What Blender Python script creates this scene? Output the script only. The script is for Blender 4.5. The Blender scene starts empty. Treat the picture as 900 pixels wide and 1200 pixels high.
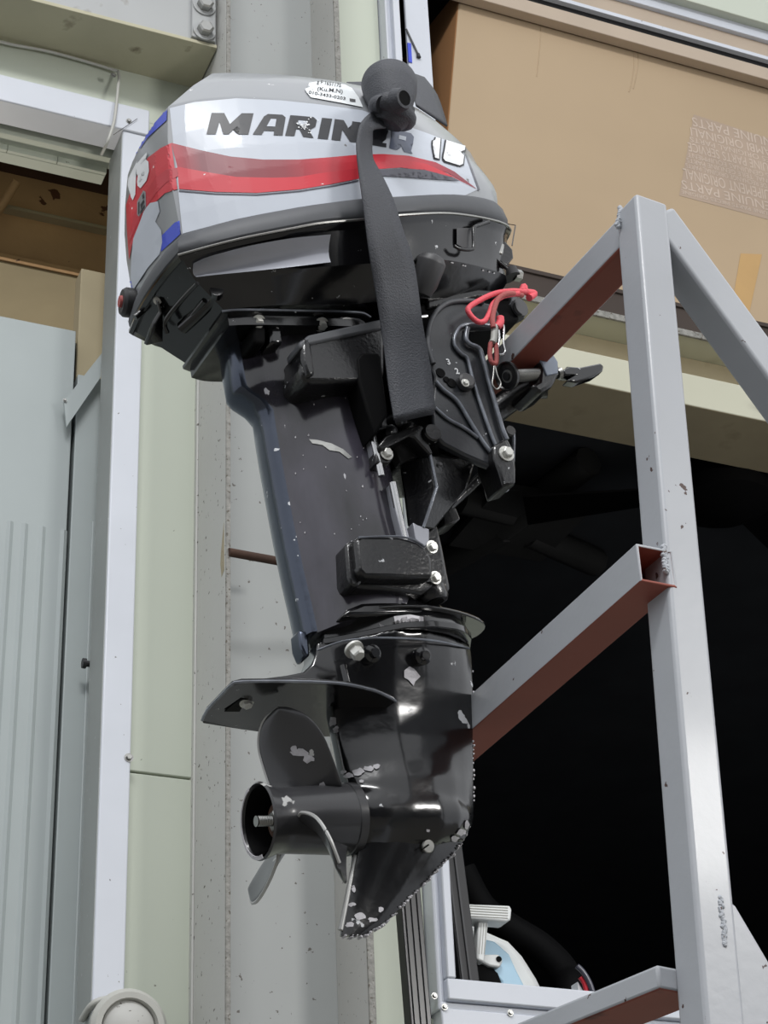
import bpy, bmesh, math, random
import numpy as np
from mathutils import Vector, Matrix
from mathutils.bvhtree import BVHTree
random.seed(7)
scn = bpy.context.scene; COL = scn.collection
# ---------------------------------------------------------------- camera
F = 2350.
def nz(v): v = np.array(v, float); return v/np.linalg.norm(v)
Zc = nz((-.0388, .8615, -.506)); Xc = np.array((.922, -.165, -.350)); Xc = nz(Xc-Zc*Xc.dot(Zc)); Yc = np.cross(Zc, Xc)
R = np.array([Xc, Yc, Zc]); C = np.array((0, 0, 1.6))
def ray(px, py): return R@np.array(((px-450)/F, (600-py)/F, -1.))
def onY(px, py, Y): r = ray(px, py); return C+r*(Y/r[1])
def onX(px, py, X): r = ray(px, py); return C+r*(X/r[0])
def onZ(px, py, Z): r = ray(px, py); return C+r*((Z-1.6)/r[2])
cam = bpy.data.cameras.new('camera'); cam.sensor_fit = 'VERTICAL'; cam.sensor_height = 36; cam.lens = 36*F/1200
co = bpy.data.objects.new('camera', cam); COL.objects.link(co); scn.camera = co
cam.clip_start = .05; cam.clip_end = 200
co.matrix_world = Matrix.Translation(C) @ Matrix([list(r) for r in R]).to_4x4()
# ---------------------------------------------------------------- light
scn.view_settings.view_transform = 'Standard'; scn.view_settings.look = 'None'; scn.view_settings.gamma = 1
scn.view_settings.use_curve_mapping = False
scn.view_settings.exposure = -0.1
w = bpy.data.worlds.new('sky'); scn.world = w; w.use_nodes = True; nt = w.node_tree; nt.nodes.clear()
wo = nt.nodes.new('ShaderNodeOutputWorld'); bg = nt.nodes.new('ShaderNodeBackground')
tc = nt.nodes.new('ShaderNodeTexCoord'); sp = nt.nodes.new('ShaderNodeSeparateXYZ'); rm = nt.nodes.new('ShaderNodeValToRGB')
nt.links.new(tc.outputs['Generated'], sp.inputs[0]); nt.links.new(sp.outputs['Z'], rm.inputs[0]); nt.links.new(rm.outputs[0], bg.inputs[0]); nt.links.new(bg.outputs[0], wo.inputs[0])
rm.color_ramp.elements[0].position = 0; rm.color_ramp.elements[0].color = (.64, .66, .70, 1)
rm.color_ramp.elements[1].position = .6; rm.color_ramp.elements[1].color = (.93, .95, .98, 1)
bg.inputs[1].default_value = 1.2
def area(name, loc, tgt, size, power, col=(1, 1, 1)):
    l = bpy.data.lights.new(name, 'AREA'); l.energy = power; l.size = size[0]; l.shape = 'RECTANGLE'; l.size_y = size[1]; l.color = col
    o = bpy.data.objects.new(name, l); COL.objects.link(o); o.location = loc
    o.rotation_euler = (Vector(tgt)-Vector(loc)).to_track_quat('-Z', 'Y').to_euler(); return o
area('added_key_light', (-1.0, -2.2, 8.2), (.9, 2.6, 3), (2.6, .7), 300, (1, 1, 1))  # unseen key light added above and behind the camera
area('added_highlight_light', (3.2, -1.0, 3.6), (.9, 2.4, 2.8), (.7, .4), 60, (1, .98, .95))  # small unseen light added for crisp highlights on the motor
# ---------------------------------------------------------------- materials
def lin(c): return tuple(((x/255)/12.92 if x/255 <= .04045 else ((x/255+.055)/1.055)**2.4) for x in c)
def mat(name, rgb, rough=.5, metal=0, coat=0, var=.08, vscale=6, chips=0, chipcol=(190, 192, 195), chipscale=60, bump=0, bscale=80, spec=.5, dirt=0, dirtcol=(90, 80, 60), dscale=12, stretch=None, emit=None):
    m = bpy.data.materials.new(name); m.use_nodes = True; t = m.node_tree; n = t.nodes; L = t.links
    b = n['Principled BSDF']; b.inputs['Roughness'].default_value = rough; b.inputs['Metallic'].default_value = metal
    b.inputs['Coat Weight'].default_value = coat; b.inputs['Coat Roughness'].default_value = .12
    b.inputs['Specular IOR Level'].default_value = spec
    c = lin(rgb); tx = n.new('ShaderNodeTexCoord'); src = tx.outputs['Object']
    if stretch:
        mp = n.new('ShaderNodeMapping'); mp.inputs['Scale'].default_value = stretch; L.new(src, mp.inputs[0]); src = mp.outputs[0]
    def noise(sc, det=4):
        q = n.new('ShaderNodeTexNoise'); q.inputs['Scale'].default_value = sc; q.inputs['Detail'].default_value = det; L.new(src, q.inputs[0]); return q.outputs['Fac']
    def mix(fac, a, bcol):
        x = n.new('ShaderNodeMix'); x.data_type = 'RGBA'; L.new(fac, x.inputs[0])
        if isinstance(a, tuple): x.inputs[6].default_value = (*a, 1)
        else: L.new(a, x.inputs[6])
        x.inputs[7].default_value = (*bcol, 1); return x.outputs[2]
    def thr(fac, lo, hi):
        r = n.new('ShaderNodeMapRange'); r.inputs[1].default_value = lo; r.inputs[2].default_value = hi; L.new(fac, r.inputs[0]); return r.outputs[0]
    f0 = thr(noise(vscale), .3, .7)
    out = mix(f0, tuple(x*(1-var) for x in c), tuple(min(1, x*(1+var)) for x in c))
    if dirt:
        out = mix(thr(noise(dscale, 8), .66-dirt*.2, .74-dirt*.1), out, lin(dirtcol))
    if chips:
        k = thr(noise(chipscale, 6), .735-chips*.15, .745-chips*.15); out = mix(k, out, lin(chipcol))
        rr = n.new('ShaderNodeMapRange'); rr.inputs[3].default_value = rough; rr.inputs[4].default_value = .6; L.new(k, rr.inputs[0]); L.new(rr.outputs[0], b.inputs['Roughness'])
    L.new(out, b.inputs['Base Color'])
    if bump:
        bp = n.new('ShaderNodeBump'); bp.inputs['Strength'].default_value = bump; bp.inputs['Distance'].default_value = .002; L.new(noise(bscale), bp.inputs['Height']); L.new(bp.outputs[0], b.inputs['Normal'])
    if emit: b.inputs['Emission Color'].default_value = (*lin(emit), 1); b.inputs['Emission Strength'].default_value = 1
    return m
M = {}
M['black'] = mat('black_gloss_paint', (14, 14, 16), .16, coat=.5, chips=.12, chipscale=90, var=.2, bump=.12, bscale=60)
M['blackworn'] = mat('black_worn_paint', (15, 15, 17), .2, coat=.4, chips=.34, chipscale=28, var=.2, bump=.15)
M['cast'] = mat('black_satin_cast', (18, 18, 20), .28, coat=.25, chips=.2, chipscale=70, var=.2, bump=.3, bscale=220)
M['rubber'] = mat('grey_rubber', (74, 76, 80), .55, var=.1, bump=.1)
M['darkrub'] = mat('dark_rubber', (38, 38, 40), .5)
M['grip'] = mat('grey_plastic', (62, 62, 64), .5)
M['cowl'] = mat('cowl_grey', (140, 143, 147), .3, coat=.4, chips=.12, chipscale=70, chipcol=(215, 215, 215), var=.04)
M['silver'] = mat('silver_decal', (186, 192, 202), .42, coat=.12, var=.04, chips=.08, chipcol=(120, 120, 122), chipscale=50)
M['red'] = mat('red_decal', (198, 44, 58), .4, coat=.15, var=.12, chips=.15, chipcol=(230, 225, 225), chipscale=70)
M['darkred'] = mat('maroon_decal', (142, 50, 60), .3, coat=.5, var=.2, chips=.15, chipcol=(230, 225, 225), chipscale=70)
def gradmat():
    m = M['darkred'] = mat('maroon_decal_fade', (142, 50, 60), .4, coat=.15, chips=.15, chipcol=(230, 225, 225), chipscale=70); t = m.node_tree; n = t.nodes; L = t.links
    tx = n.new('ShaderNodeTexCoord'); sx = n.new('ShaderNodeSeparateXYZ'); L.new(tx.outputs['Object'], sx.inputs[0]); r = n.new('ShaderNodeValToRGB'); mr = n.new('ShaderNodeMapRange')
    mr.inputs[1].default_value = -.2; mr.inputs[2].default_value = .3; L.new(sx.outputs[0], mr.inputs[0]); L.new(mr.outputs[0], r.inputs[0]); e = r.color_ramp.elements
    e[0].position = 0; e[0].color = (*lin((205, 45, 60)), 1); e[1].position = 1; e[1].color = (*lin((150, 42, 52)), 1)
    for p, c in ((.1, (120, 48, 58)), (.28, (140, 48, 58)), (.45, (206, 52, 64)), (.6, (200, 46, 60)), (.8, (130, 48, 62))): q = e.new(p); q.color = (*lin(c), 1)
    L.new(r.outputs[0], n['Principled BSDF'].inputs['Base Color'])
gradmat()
M['slate'] = mat('slate_decal', (66, 66, 78), .3, coat=.5)
M['blue'] = mat('blue_decal', (48, 72, 200), .35, coat=.3)
M['ink'] = mat('letter_ink', (34, 35, 40), .45, var=.1)
M['inkgrey'] = mat('letter_ink_worn', (78, 86, 106), .4, coat=.3, var=.2, chips=.3, chipscale=140)
M['white'] = mat('white_decal', (222, 224, 226), .5)
M['sticker'] = mat('sticker_paper', (226, 230, 232), .6)
M['chrome'] = mat('bright_steel', (200, 200, 200), .22, metal=1, var=.1)
M['steel'] = mat('dull_steel', (165, 165, 162), .38, metal=1, var=.15, bump=.2)
M['zinc'] = mat('white_bolt', (205, 205, 200), .4, metal=.3)
M['leg'] = mat('black_leg_reflection_tone', (50, 48, 56), .17, coat=.6, var=.9, vscale=15, chips=.22, chipscale=60, chipcol=(190, 190, 195), bump=.2, bscale=40, stretch=(1, 1, .45))  # lightened, mottled base puts the leg's grey reflections into the colour
M['worn'] = mat('worn_bright_casting_edge', (112, 116, 124), .28, metal=.3, coat=.3, var=.35, vscale=60)
M['strap'] = mat('black_webbing', (64, 66, 72), .6, bump=.6, bscale=500, var=.12)
M['prop'] = mat('prop_paint', (52, 52, 54), .3, coat=.3, chips=.5, chipscale=24, chipcol=(185, 185, 183), var=.15)
M['propedge'] = mat('bare_aluminium', (178, 178, 176), .45, metal=.4, chips=.3, chipcol=(60, 60, 60))
M['chip'] = mat('chipped_bare_metal', (182, 180, 184), .6, var=.15, vscale=90, bump=.5, bscale=200)
M['pink'] = mat('red_cord', (225, 84, 96), .6, bump=.4, bscale=400)
M['pinkold'] = mat('faded_red_cord', (165, 82, 80), .7, bump=.4, bscale=400)
M['tube'] = mat('grey_frame_paint', (160, 163, 168), .42, chips=.18, chipscale=60, chipcol=(70, 50, 45), var=.05, bump=.15, coat=.1)
M['primer'] = mat('red_oxide_primer', (138, 74, 62), .7, var=.12, dirt=.2, dirtcol=(70, 40, 36))
M['weld'] = mat('weld_bead', (170, 174, 180), .5, chips=.8, chipscale=120, chipcol=(80, 60, 50), bump=1, bscale=260)
M['colgrey'] = mat('column_grey_paint', (182, 182, 178), .6, var=.05, vscale=3, chips=.42, chipscale=90, chipcol=(92, 88, 82), bump=.15)
M['colweb'] = mat('column_web_paint', (156, 159, 158), .5, var=.07, vscale=2, chips=.26, chipscale=80, chipcol=(95, 90, 85))
M['edge'] = mat('column_rough_edge', (134, 133, 128), .8, var=.25, vscale=90, chips=.75, chipscale=140, chipcol=(86, 80, 70), bump=1, bscale=200)
M['cream'] = mat('cream_panel', (190, 196, 182), .55, var=.03, vscale=2, chips=.04, chipscale=60, chipcol=(120, 122, 110))
M['creamd'] = mat('cream_lintel', (186, 185, 166), .6, var=.04, vscale=3, dirt=.25, dirtcol=(150, 146, 122), dscale=3)
M['beamgrey'] = mat('grey_beam', (166, 168, 168), .6, var=.05, dirt=.15, dirtcol=(130, 124, 112))
M['beamlow'] = mat('beam_underside', (176, 172, 148), .7, var=.06, dirt=.15, dirtcol=(100, 90, 70))
M['whitem'] = mat('white_metal_trim', (200, 204, 212), .42, var=.04, chips=.05, chipscale=90, chipcol=(120, 120, 120), coat=.1)
M['greyreveal'] = mat('grey_reveal', (150, 154, 152), .55, var=.05, chips=.15, chipscale=90)
M['door'] = mat('door_sheet', (160, 168, 168), .45, var=.03)
M['rust'] = mat('rusty_brown_beam', (182, 148, 108), .8, var=.2, vscale=4, chips=.3, chipcol=(90, 55, 35), chipscale=14, bump=.5)
M['rustdark'] = mat('dark_rust', (70, 48, 36), .85, var=.3, bump=.6, bscale=60)
M['olive'] = mat('olive_soffit', (168, 156, 128), .8, var=.08, dirt=.2, dirtcol=(110, 100, 76), dscale=3)
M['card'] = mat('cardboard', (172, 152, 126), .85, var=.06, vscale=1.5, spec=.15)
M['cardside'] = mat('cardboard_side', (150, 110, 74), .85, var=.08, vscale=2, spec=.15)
M['cardink'] = mat('carton_print', (190, 174, 160), .9, spec=.1)
M['tape'] = mat('brown_tape', (182, 146, 92), .5)
M['room'] = mat('dark_room', (66, 68, 72), .9, spec=.05)
M['roomthing'] = mat('dark_steelwork', (62, 62, 62), .9, spec=.1)
M['blackplastic'] = mat('black_plastic', (16, 16, 18), .3)
M['alu'] = mat('anodised_track', (176, 160, 142), .5, var=.05)
M['ply'] = mat('dark_board', (58, 48, 42), .8)
M['ltblue'] = mat('light_blue_plastic', (172, 206, 226), .4)
M['whiteplastic'] = mat('white_plastic', (222, 224, 222), .4)
M['reflwall'] = mat('added_wall_grey', (70, 72, 74), .8)
M['concrete'] = mat('yard_concrete', (116, 113, 107), .85, var=.1, vscale=1)
M['cable'] = mat('grey_cable', (178, 178, 172), .5)
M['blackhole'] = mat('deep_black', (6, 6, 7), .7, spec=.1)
M['jaw'] = mat('jaw_painted_highlight', (120, 130, 146), .25, coat=.6)  # blue-grey base paints a highlight onto the black jaw's face
M['bright'] = mat('grey_painted_strip', (150, 152, 160), .3, coat=.3)
M['edgerefl'] = mat('leg_edge_painted_reflection', (70, 76, 88), .2, metal=.85, coat=.3, chips=.3, chipscale=60, bump=.15)  # bluish metallic base carries the edge's sky reflection in its colour
# ---------------------------------------------------------------- mesh helpers
def meshobj(name, verts, faces, m, parent=None, smooth=None, bevel=0, mats=None, fm=None, sub=0, segs=2, solid=0):
    me = bpy.data.meshes.new(name); me.from_pydata([tuple(map(float, v)) for v in verts], [], [tuple(f) for f in faces])
    bm = bmesh.new(); bm.from_mesh(me); bmesh.ops.recalc_face_normals(bm, faces=bm.faces); bm.to_mesh(me); bm.free()
    me.materials.append(M[m])
    for k in (mats or []): me.materials.append(M[k])
    if fm:
        for p, i in zip(me.polygons, fm): p.material_index = i
    o = bpy.data.objects.new(name, me); COL.objects.link(o)
    if parent: o.parent = parent
    if solid: d = o.modifiers.new('t', 'SOLIDIFY'); d.thickness = solid; d.offset = 0
    if bevel: d = o.modifiers.new('b', 'BEVEL'); d.width = bevel; d.segments = segs; d.limit_method = 'ANGLE'; d.angle_limit = math.radians(35)
    if sub: d = o.modifiers.new('s', 'SUBSURF'); d.levels = sub; d.render_levels = sub
    if smooth is not None:
        for p in me.polygons: p.use_smooth = True
        me.set_sharp_from_angle(angle=math.radians(smooth))
    elif bevel or sub:
        for p in me.polygons: p.use_smooth = True
        me.set_sharp_from_angle(angle=math.radians(40))
    return o
def tag(o, label=None, cat=None, group=None, kind=None):
    if label: o['label'] = label
    if cat: o['category'] = cat
    if group: o['group'] = group
    if kind: o['kind'] = kind
    return o
def empty(name, mw):
    o = bpy.data.objects.new(name, None); COL.objects.link(o); o.matrix_world = mw; o.empty_display_size = .05; return o
def boxv(x0, x1, y0, y1, z0, z1):
    v = [(x, y, z) for x in (x0, x1) for y in (y0, y1) for z in (z0, z1)]
    return v, [(0, 1, 3, 2), (4, 6, 7, 5), (0, 4, 5, 1), (2, 3, 7, 6), (0, 2, 6, 4), (1, 5, 7, 3)]
def box(name, x0, x1, y0, y1, z0, z1, m, parent=None, bevel=.002, **k):
    return meshobj(name, *boxv(x0, x1, y0, y1, z0, z1), m, parent, bevel=bevel, **k)
def struct(o): o['kind'] = 'structure'; return o
def frame(d, ref=(0, 0, 1)):
    d = nz(d); ref = np.array(ref, float)
    if abs(d.dot(ref)) > .95: ref = np.array((1., 0, 0))
    x = nz(np.cross(ref, d)); return x, np.cross(d, x), d
def lathe(p0, d, prof, n=32, ref=(0, 0, 1)):
    """prof: list of (dist along d, radius)"""
    x, y, d = frame(d, ref); p0 = np.array(p0, float); v = []; f = []
    for t, r in prof:
        for i in range(n):
            a = 2*math.pi*i/n; v.append(p0+d*t+(x*math.cos(a)+y*math.sin(a))*r)
    for k in range(len(prof)-1):
        for i in range(n): j = (i+1) % n; f.append((k*n+i, k*n+j, (k+1)*n+j, (k+1)*n+i))
    f.append(tuple(range(n))); f.append(tuple(range((len(prof)-1)*n, len(prof)*n)))
    return v, f
def smoothpath(P, n=6):
    P = [np.array(p, float) for p in P]
    if len(P) < 3: return P
    out = []
    for i in range(len(P)-1):
        p0 = P[max(i-1, 0)]; p1 = P[i]; p2 = P[i+1]; p3 = P[min(i+2, len(P)-1)]
        for k in range(n):
            t = k/n; out.append(.5*((2*p1)+(-p0+p2)*t+(2*p0-5*p1+4*p2-p3)*t*t+(-p0+3*p1-3*p2+p3)*t**3))
    out.append(P[-1]); return out
def tubev(P, r, n=8, smooth=6, closed=False):
    P = smoothpath(P, smooth) if smooth else [np.array(p, float) for p in P]
    v = []; f = []; px = None
    for i, p in enumerate(P):
        d = nz(P[min(i+1, len(P)-1)]-P[max(i-1, 0)])
        if px is None: px, py, _ = frame(d)
        else: px = nz(px-d*px.dot(d)); py = np.cross(d, px)
        rr = r(i/(len(P)-1)) if callable(r) else r
        for k in range(n): a = 2*math.pi*k/n; v.append(p+(px*math.cos(a)+py*math.sin(a))*rr)
    for i in range(len(P)-1):
        for k in range(n): j = (k+1) % n; f.append((i*n+k, i*n+j, (i+1)*n+j, (i+1)*n+k))
    f.append(tuple(range(n))); f.append(tuple(range((len(P)-1)*n, len(P)*n))); return v, f
def tube(name, P, r, m, parent=None, n=8, smooth=6): return meshobj(name, *tubev(P, r, n, smooth), m, parent, smooth=50)
def lat(name, p0, d, prof, m, parent=None, n=32, ang=35): return meshobj(name, *lathe(p0, d, prof, n), m, parent, smooth=ang)
def bolt(name, p, d, r, m, parent, h=None):
    h = h or r*.9
    v, f = lathe(p, d, [(0, r*1.45), (h*.25, r*1.45)], 20); k = len(v)
    v2, f2 = lathe(np.array(p)+nz(d)*h*.25, d, [(0, r), (h*.85, r), (h, r*.8)], 6)
    return meshobj(name, v+v2, f+[tuple(i+k for i in q) for q in f2], m, parent, smooth=25)
# ================================================================ SETTING
wall = struct(box('wall_back', -3, 1.40, 3.36, 3.40, 4.55, 7, 'cream'))
P = lambda *a, **k: meshobj(*a, **k)
def panel(x0, x1, z0, z1, y0=3.3, y1=3.36, m='cream'): return box('panel', x0, x1, y0, y1, z0, z1, m, wall, bevel=.002)
zj = onY(185, 908, 3.3)[2]
panel(.925, 1.06, 0, zj-.002); panel(.925, 1.06, zj+.002, 4.625)
panel(-1.2, .30, 4.62, 7); panel(.304, 1.40, 4.62, 7)
panel(1.30, 1.512, 0, 2.0); panel(1.30, 1.512, 2.004, 4.1); panel(1.30, 1.512, 4.104, 7)
panel(1.512, 3.0, 0, 2.655); panel(3.004, 5.0, 0, 2.655)
panel(1.512, 5.0, onY(900, 28, 3.3)[2], 7)
box('panel', -1.6, -1.2, 3.3, 3.36, 0, 7, 'cream', wall)
for (u, v) in ((190, 660), (198, 905), (170, 1010), (185, 1120), (205, 1060)):
    pass
# left doorway: trims, reveal, recessed head panel
t1 = struct(box('trim_1', -1.2, .93, 3.265, 3.34, 4.555, 4.627, 'whitem', bevel=.003))
t2 = struct(box('trim_2', .872, .928, 3.27, 3.37, 0, 4.556, 'whitem', bevel=.003))
meshobj('reveal', *boxv(.8705, .8725, 3.273, 3.37, 0, 4.55), 'greyreveal', t2)
mit = [onY(133, 158, 3.262), onY(161, 139, 3.262)]
tube('seam', mit, .0006, 'darkrub', t1, 6)
for u, v in ((151, 142), (133, 88)): bolt('screw', onY(u, v, 3.265), (0, -1, 0), .0045, 'steel', t1)
for u, v in ((151, 888),): bolt('screw', onY(u, v, 3.27), (0, -1, 0), .006, 'steel', t2)
zb = onY(0, 190, 3.44)[2]
hp = struct(meshobj('wall_head', *boxv(-1.2, .872, 3.405, 3.44, zb, 4.556), 'cream', bevel=.002))
for k in range(7):
    box('panel', .872-.112*(k+1)+.0005, .872-.112*k-.0005, 3.395, 3.405, zb, 4.556, 'cream', hp, bevel=.0008)
# door leaf with ribs
zt = onY(40, 378, 3.42)[2]
xr = onY(84, 500, 3.42)[0]
dl = struct(box('door_1', -1.2, xr, 3.42, 3.46, 0, zt, 'door', bevel=.002))
for u in (5, 23, 44, 70):
    x = onY(u, 720, 3.42)[0]; meshobj('rib', [(x-.007, 3.42, 0), (x, 3.416, 0), (x+.007, 3.42, 0), (x-.007, 3.42, 3.62), (x, 3.416, 3.62), (x+.007, 3.42, 3.62)], [(0, 1, 4, 3), (1, 2, 5, 4), (0, 2, 1), (3, 4, 5)], 'door', dl)
x2 = xr+.008
zt2 = onY(100, 440, 3.42)[2]
d2 = struct(box('door_2', x2, .90, 3.42, 3.46, 0, zt2, 'door', bevel=.002))
box('backing', xr-.03, x2+.03, 3.462, 3.47, 0, zt, 'blackhole', d2); x = onY(103, 800, 3.42)[0]; box('rib', x-.005, x+.005, 3.416, 3.42, 0, zt2-.35, 'door', d2)
lat('peg', onY(112, 779, 3.38), (-1, 0, -.02), [(0, .006), (.018, .006), (.019, .010), (.026, .010)], 'darkrub', d2)
a, b = onY(75, 470, 3.392), onY(83, 500, 3.392); c, d = onY(120, 413, 3.392), onY(118, 442, 3.392)
q = [a, onY(78, 500, 3.392), d, c]
meshobj('flashing', [*q, *[p+np.array((0, .006, 0)) for p in q]], [(0, 1, 2, 3), (4, 5, 6, 7), (0, 1, 5, 4), (1, 2, 6, 5), (2, 3, 7, 6), (3, 0, 4, 7)], 'door', d2)
bolt('screw', onY(76, 469, 3.39), (0, -1, 0), .003, 'steel', d2)
box('filler', x2+.004, .90, 3.45, 3.5, zt2-.3, zt2+.3, 'olive', d2)
# rusty beam beyond the doorway
zlo = onY(0, 305, 3.75)[2]; zmid = onY(0, 246, 3.75)[2]; zhi = onY(0, 205, 3.75)[2]
rb = tag(empty('rusty_beam', Matrix.Translation((0, 3.8, zlo))), 'rusty brown steel beam seen through the doorway above the door leaf', 'beam')
def lbox(name, x0, x1, y0, y1, z0, z1, m, par, **k):
    t = par.matrix_world.translation; return box(name, x0-t[0], x1-t[0], y0-t[1], y1-t[1], z0-t[2], z1-t[2], m, par, **k)
lbox('web', -1.5, 1.2, 3.76, 3.80, zlo, zhi+.2, 'rust', rb)
lbox('lower_flange', -1.5, 1.2, 3.735, 3.80, zlo, zlo+.012, 'rust', rb)
lbox('angle', -1.5, 1.2, 3.735, 3.78, zmid, zmid+.010, 'olive', rb)
lbox('soffit_plate', -1.5, 1.2, 3.75, 4.25, zlo-.005, zlo, 'olive', rb)
lbox('upper_angle', -1.5, 1.2, 3.60, 3.80, zhi+.02, zhi+.05, 'rustdark', rb)
tube('bracket', [onY(20, 212, 3.68)-np.array((0, 3.8, zlo)), onY(8, 232, 3.71)-np.array((0, 3.8, zlo)), onY(-4, 250, 3.73)-np.array((0, 3.8, zlo))], .011, 'rust', rb)
area('added_bay_light', (0.4, 5.2, 3.0), (.3, 3.8, 4.6), (.6, .3), 30, (1, .93, .82))  # added light to brighten the rusty beam, no visible source
# big grey beam at top left, bolted to the column
zb2 = 4.757; y0 = onZ(262, 60, zb2)[1]; ye = onZ(150, 28, zb2)[1]
gb = tag(empty('grey_beam', Matrix.Translation((0, 3.3, zb2))), 'grey painted steel beam bolted to the column at the top of the doorway', 'beam')
yb = (y0+ye)/2
lbox('flange', -2, 1.05, yb, 3.30, zb2, zb2+.010, 'beamlow', gb, bevel=.001)
lbox('web', -2, 1.05, yb+.004, yb+.03, zb2+.01, 6.5, 'beamgrey', gb)
xa = onY(224, 30, yb)[0]
lbox('end_plate', xa, 1.045, yb-.006, yb+.004, zb2+.012, 6.5, 'beamgrey', gb)
for u, v in ((239, 8), (239, 37), (239, -25)):
    p = onY(u, v, yb-.006)-np.array((0, 3.3, zb2)); lat('washer', p, (0, -1, 0), [(0, .026), (.004, .026)], 'beamgrey', gb); lat('bolt', p, (0, -1, 0), [(0, .018), (.018, .018), (.021, .014)], 'steel', gb, 6, 20)
tag(gb)
# H column
cl = struct(box('column', 1.062, 1.312, 3.245, 3.257, 0, 7.5, 'colweb'))
meshobj('flange', *boxv(1.0525, 1.062, 3.105, 3.35, 0, 7.5), 'colgrey', cl, bevel=.001)
meshobj('flange', *boxv(1.311, 1.323, 3.105, 3.35, 0, 7.5), 'colgrey', cl, bevel=.001)
meshobj('flange_edge', *boxv(1.0530, 1.0622, 3.101, 3.107, 0, 7.5), 'edge', cl, bevel=.0015)
meshobj('flange_edge', *boxv(1.3105, 1.3235, 3.101, 3.107, 0, 7.5), 'edge', cl, bevel=.0015)
meshobj('weld_seam', *tubev([(1.051, 3.275, 0), (1.051, 3.275, 7.5)], .003, 6, 0), 'colgrey', cl)
st_ = [(1.0522, 3.112+.0, onY(264, 612, 3.11)[2]), (1.0522, 3.128, onY(264, 640, 3.11)[2]-.0), (1.0522, 3.132, onY(264, 655, 3.11)[2]), (1.0522, 3.125, onY(264, 672, 3.11)[2]), (1.0522, 3.110, onY(264, 668, 3.11)[2])]
M['stain'] = mat('rust_stain', (156, 146, 122), .8, var=.1, vscale=40, chips=.5, chipscale=80, chipcol=(120, 76, 48))
meshobj('rust_stain', st_, [(0, 1, 2, 3, 4)], 'stain', cl, solid=.0004)
rod = tag(tube('rusty_rod', [onY(268, 647, 3.1), onY(345, 661, 3.12)], .0085, 'rustdark', None, 10, 0), 'short rusty steel rod sticking out of the grey column behind the motor', 'rod')
# lintel of the right opening
zs = 4.16; yso = onZ(900, 555, zs)[1]; z1 = onY(900, 458, 3.3)[2]; z2 = onY(900, 415, 3.3)[2]
ln = struct(box('lintel', 1.512, 5, 3.3, yso, zs, z1, 'creamd', bevel=.003, mats=['olive'], fm=[0, 0, 0, 0, 1, 0]))
box('panel', 1.512, 5, 3.38, 3.42, z1, z2, 'olive', ln)
box('ledge', 1.512, 5, 3.30, 4.4, z2, z2+.014, 'creamd', ln)
box('rim', 1.512, 5, 3.296, 3.303, z2-.002, z2+.016, 'edge', ln, bevel=.001)
# window jamb and sill (double step aluminium/steel frame)
xm = onY(515, 1130, 3.26)[0]; xn = onY(520, 1130, 3.27)[0]; xe = onY(534, 1130, 3.257)[0]
wj = struct(box('window_1', 1.514, xm, 3.262, 3.34, 2.66, 7, 'whitem', bevel=.003))
box('jamb', xm, xn+.002, 3.275, 3.34, 2.66, 7, 'whitem', wj, bevel=.004)
box('jamb', xn, xe, 3.257, 3.40, 2.7192, 7, 'whitem', wj, bevel=.003)
zq = 2.719
box('sill', xn, 4, 3.258, 3.40, zq-.04, zq, 'whitem', wj, bevel=.003)
box('sill', xm, 4, 3.272, 3.34, zq-.055, zq-.04, 'whitem', wj, bevel=.003)
box('sill', 1.52, 4, 3.262, 3.34, zq-.09, zq-.055, 'whitem', wj, bevel=.003)
for u, v in ((509, 1167), (521, 1180), (598, 1187), (670, 1194)): bolt('screw', onY(u, v, 3.26), (0, -1, 0), .0042, 'steel', wj)
# upper opening head track
def zz(u, v, y=3.27): return onY(u, v, y)[2]
def zz(u, v, y=3.33): return onY(u, v, y)[2]
tr = struct(box('trim_3', 1.60, 5, 3.335, 3.365, zz(900, 92), zz(900, 78), 'alu', bevel=.002))
box('groove', 1.6, 5, 3.345, 3.36, zz(900, 78), zz(900, 70), 'blackplastic', tr, bevel=0)
box('track', 1.6, 5, 3.33, 3.36, zz(900, 70), zz(900, 66), 'whitem', tr, bevel=.001)
box('track', 1.6, 5, 3.338, 3.36, zz(900, 66), zz(900, 49), 'alu', tr, bevel=.001)
box('track', 1.6, 5, 3.325, 3.36, zz(900, 49), zz(900, 37), 'whitem', tr, bevel=.002)
box('groove', 1.6, 5, 3.345, 3.36, zz(900, 37), zz(900, 27), 'blackhole', tr, bevel=0)
# dark room and mezzanine
rm_ = struct(box('wall_room', -1.6, 6, 9, 9.1, 0, 8, 'room', bevel=0))
struct(box('wall_side', 6, 6.1, 3.4, 9, 0, 8, 'room', bevel=0)); struct(box('wall_left', -1.7, -1.6, 3.3, 9, 0, 8, 'room', bevel=0))
struct(box('wall_partition', 1.33, 1.40, 3.42, 9, 0, 8, 'room', bevel=0))
struct(box('ceiling', -1.7, 6.1, 3.36, 9.1, 7.0, 7.1, 'room', bevel=0))
struct(box('ceiling_mezzanine', 1.40, 6, yso, 9, z2-.06, z2-.01, 'room', bevel=0))
struct(box('floor_loft', 1.40, 6, 3.5, 9, 2.0, 2.05, 'room', bevel=0))
struct(box('wall_added_for_reflections', -14, 14, -9.2, -9, 0, 5.5, 'reflwall', bevel=0))  # unseen wall added behind the camera to darken reflections in the motor
struct(box('floor', -12, 14, -12, 9.1, -.1, 0, 'concrete', bevel=0))
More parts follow.
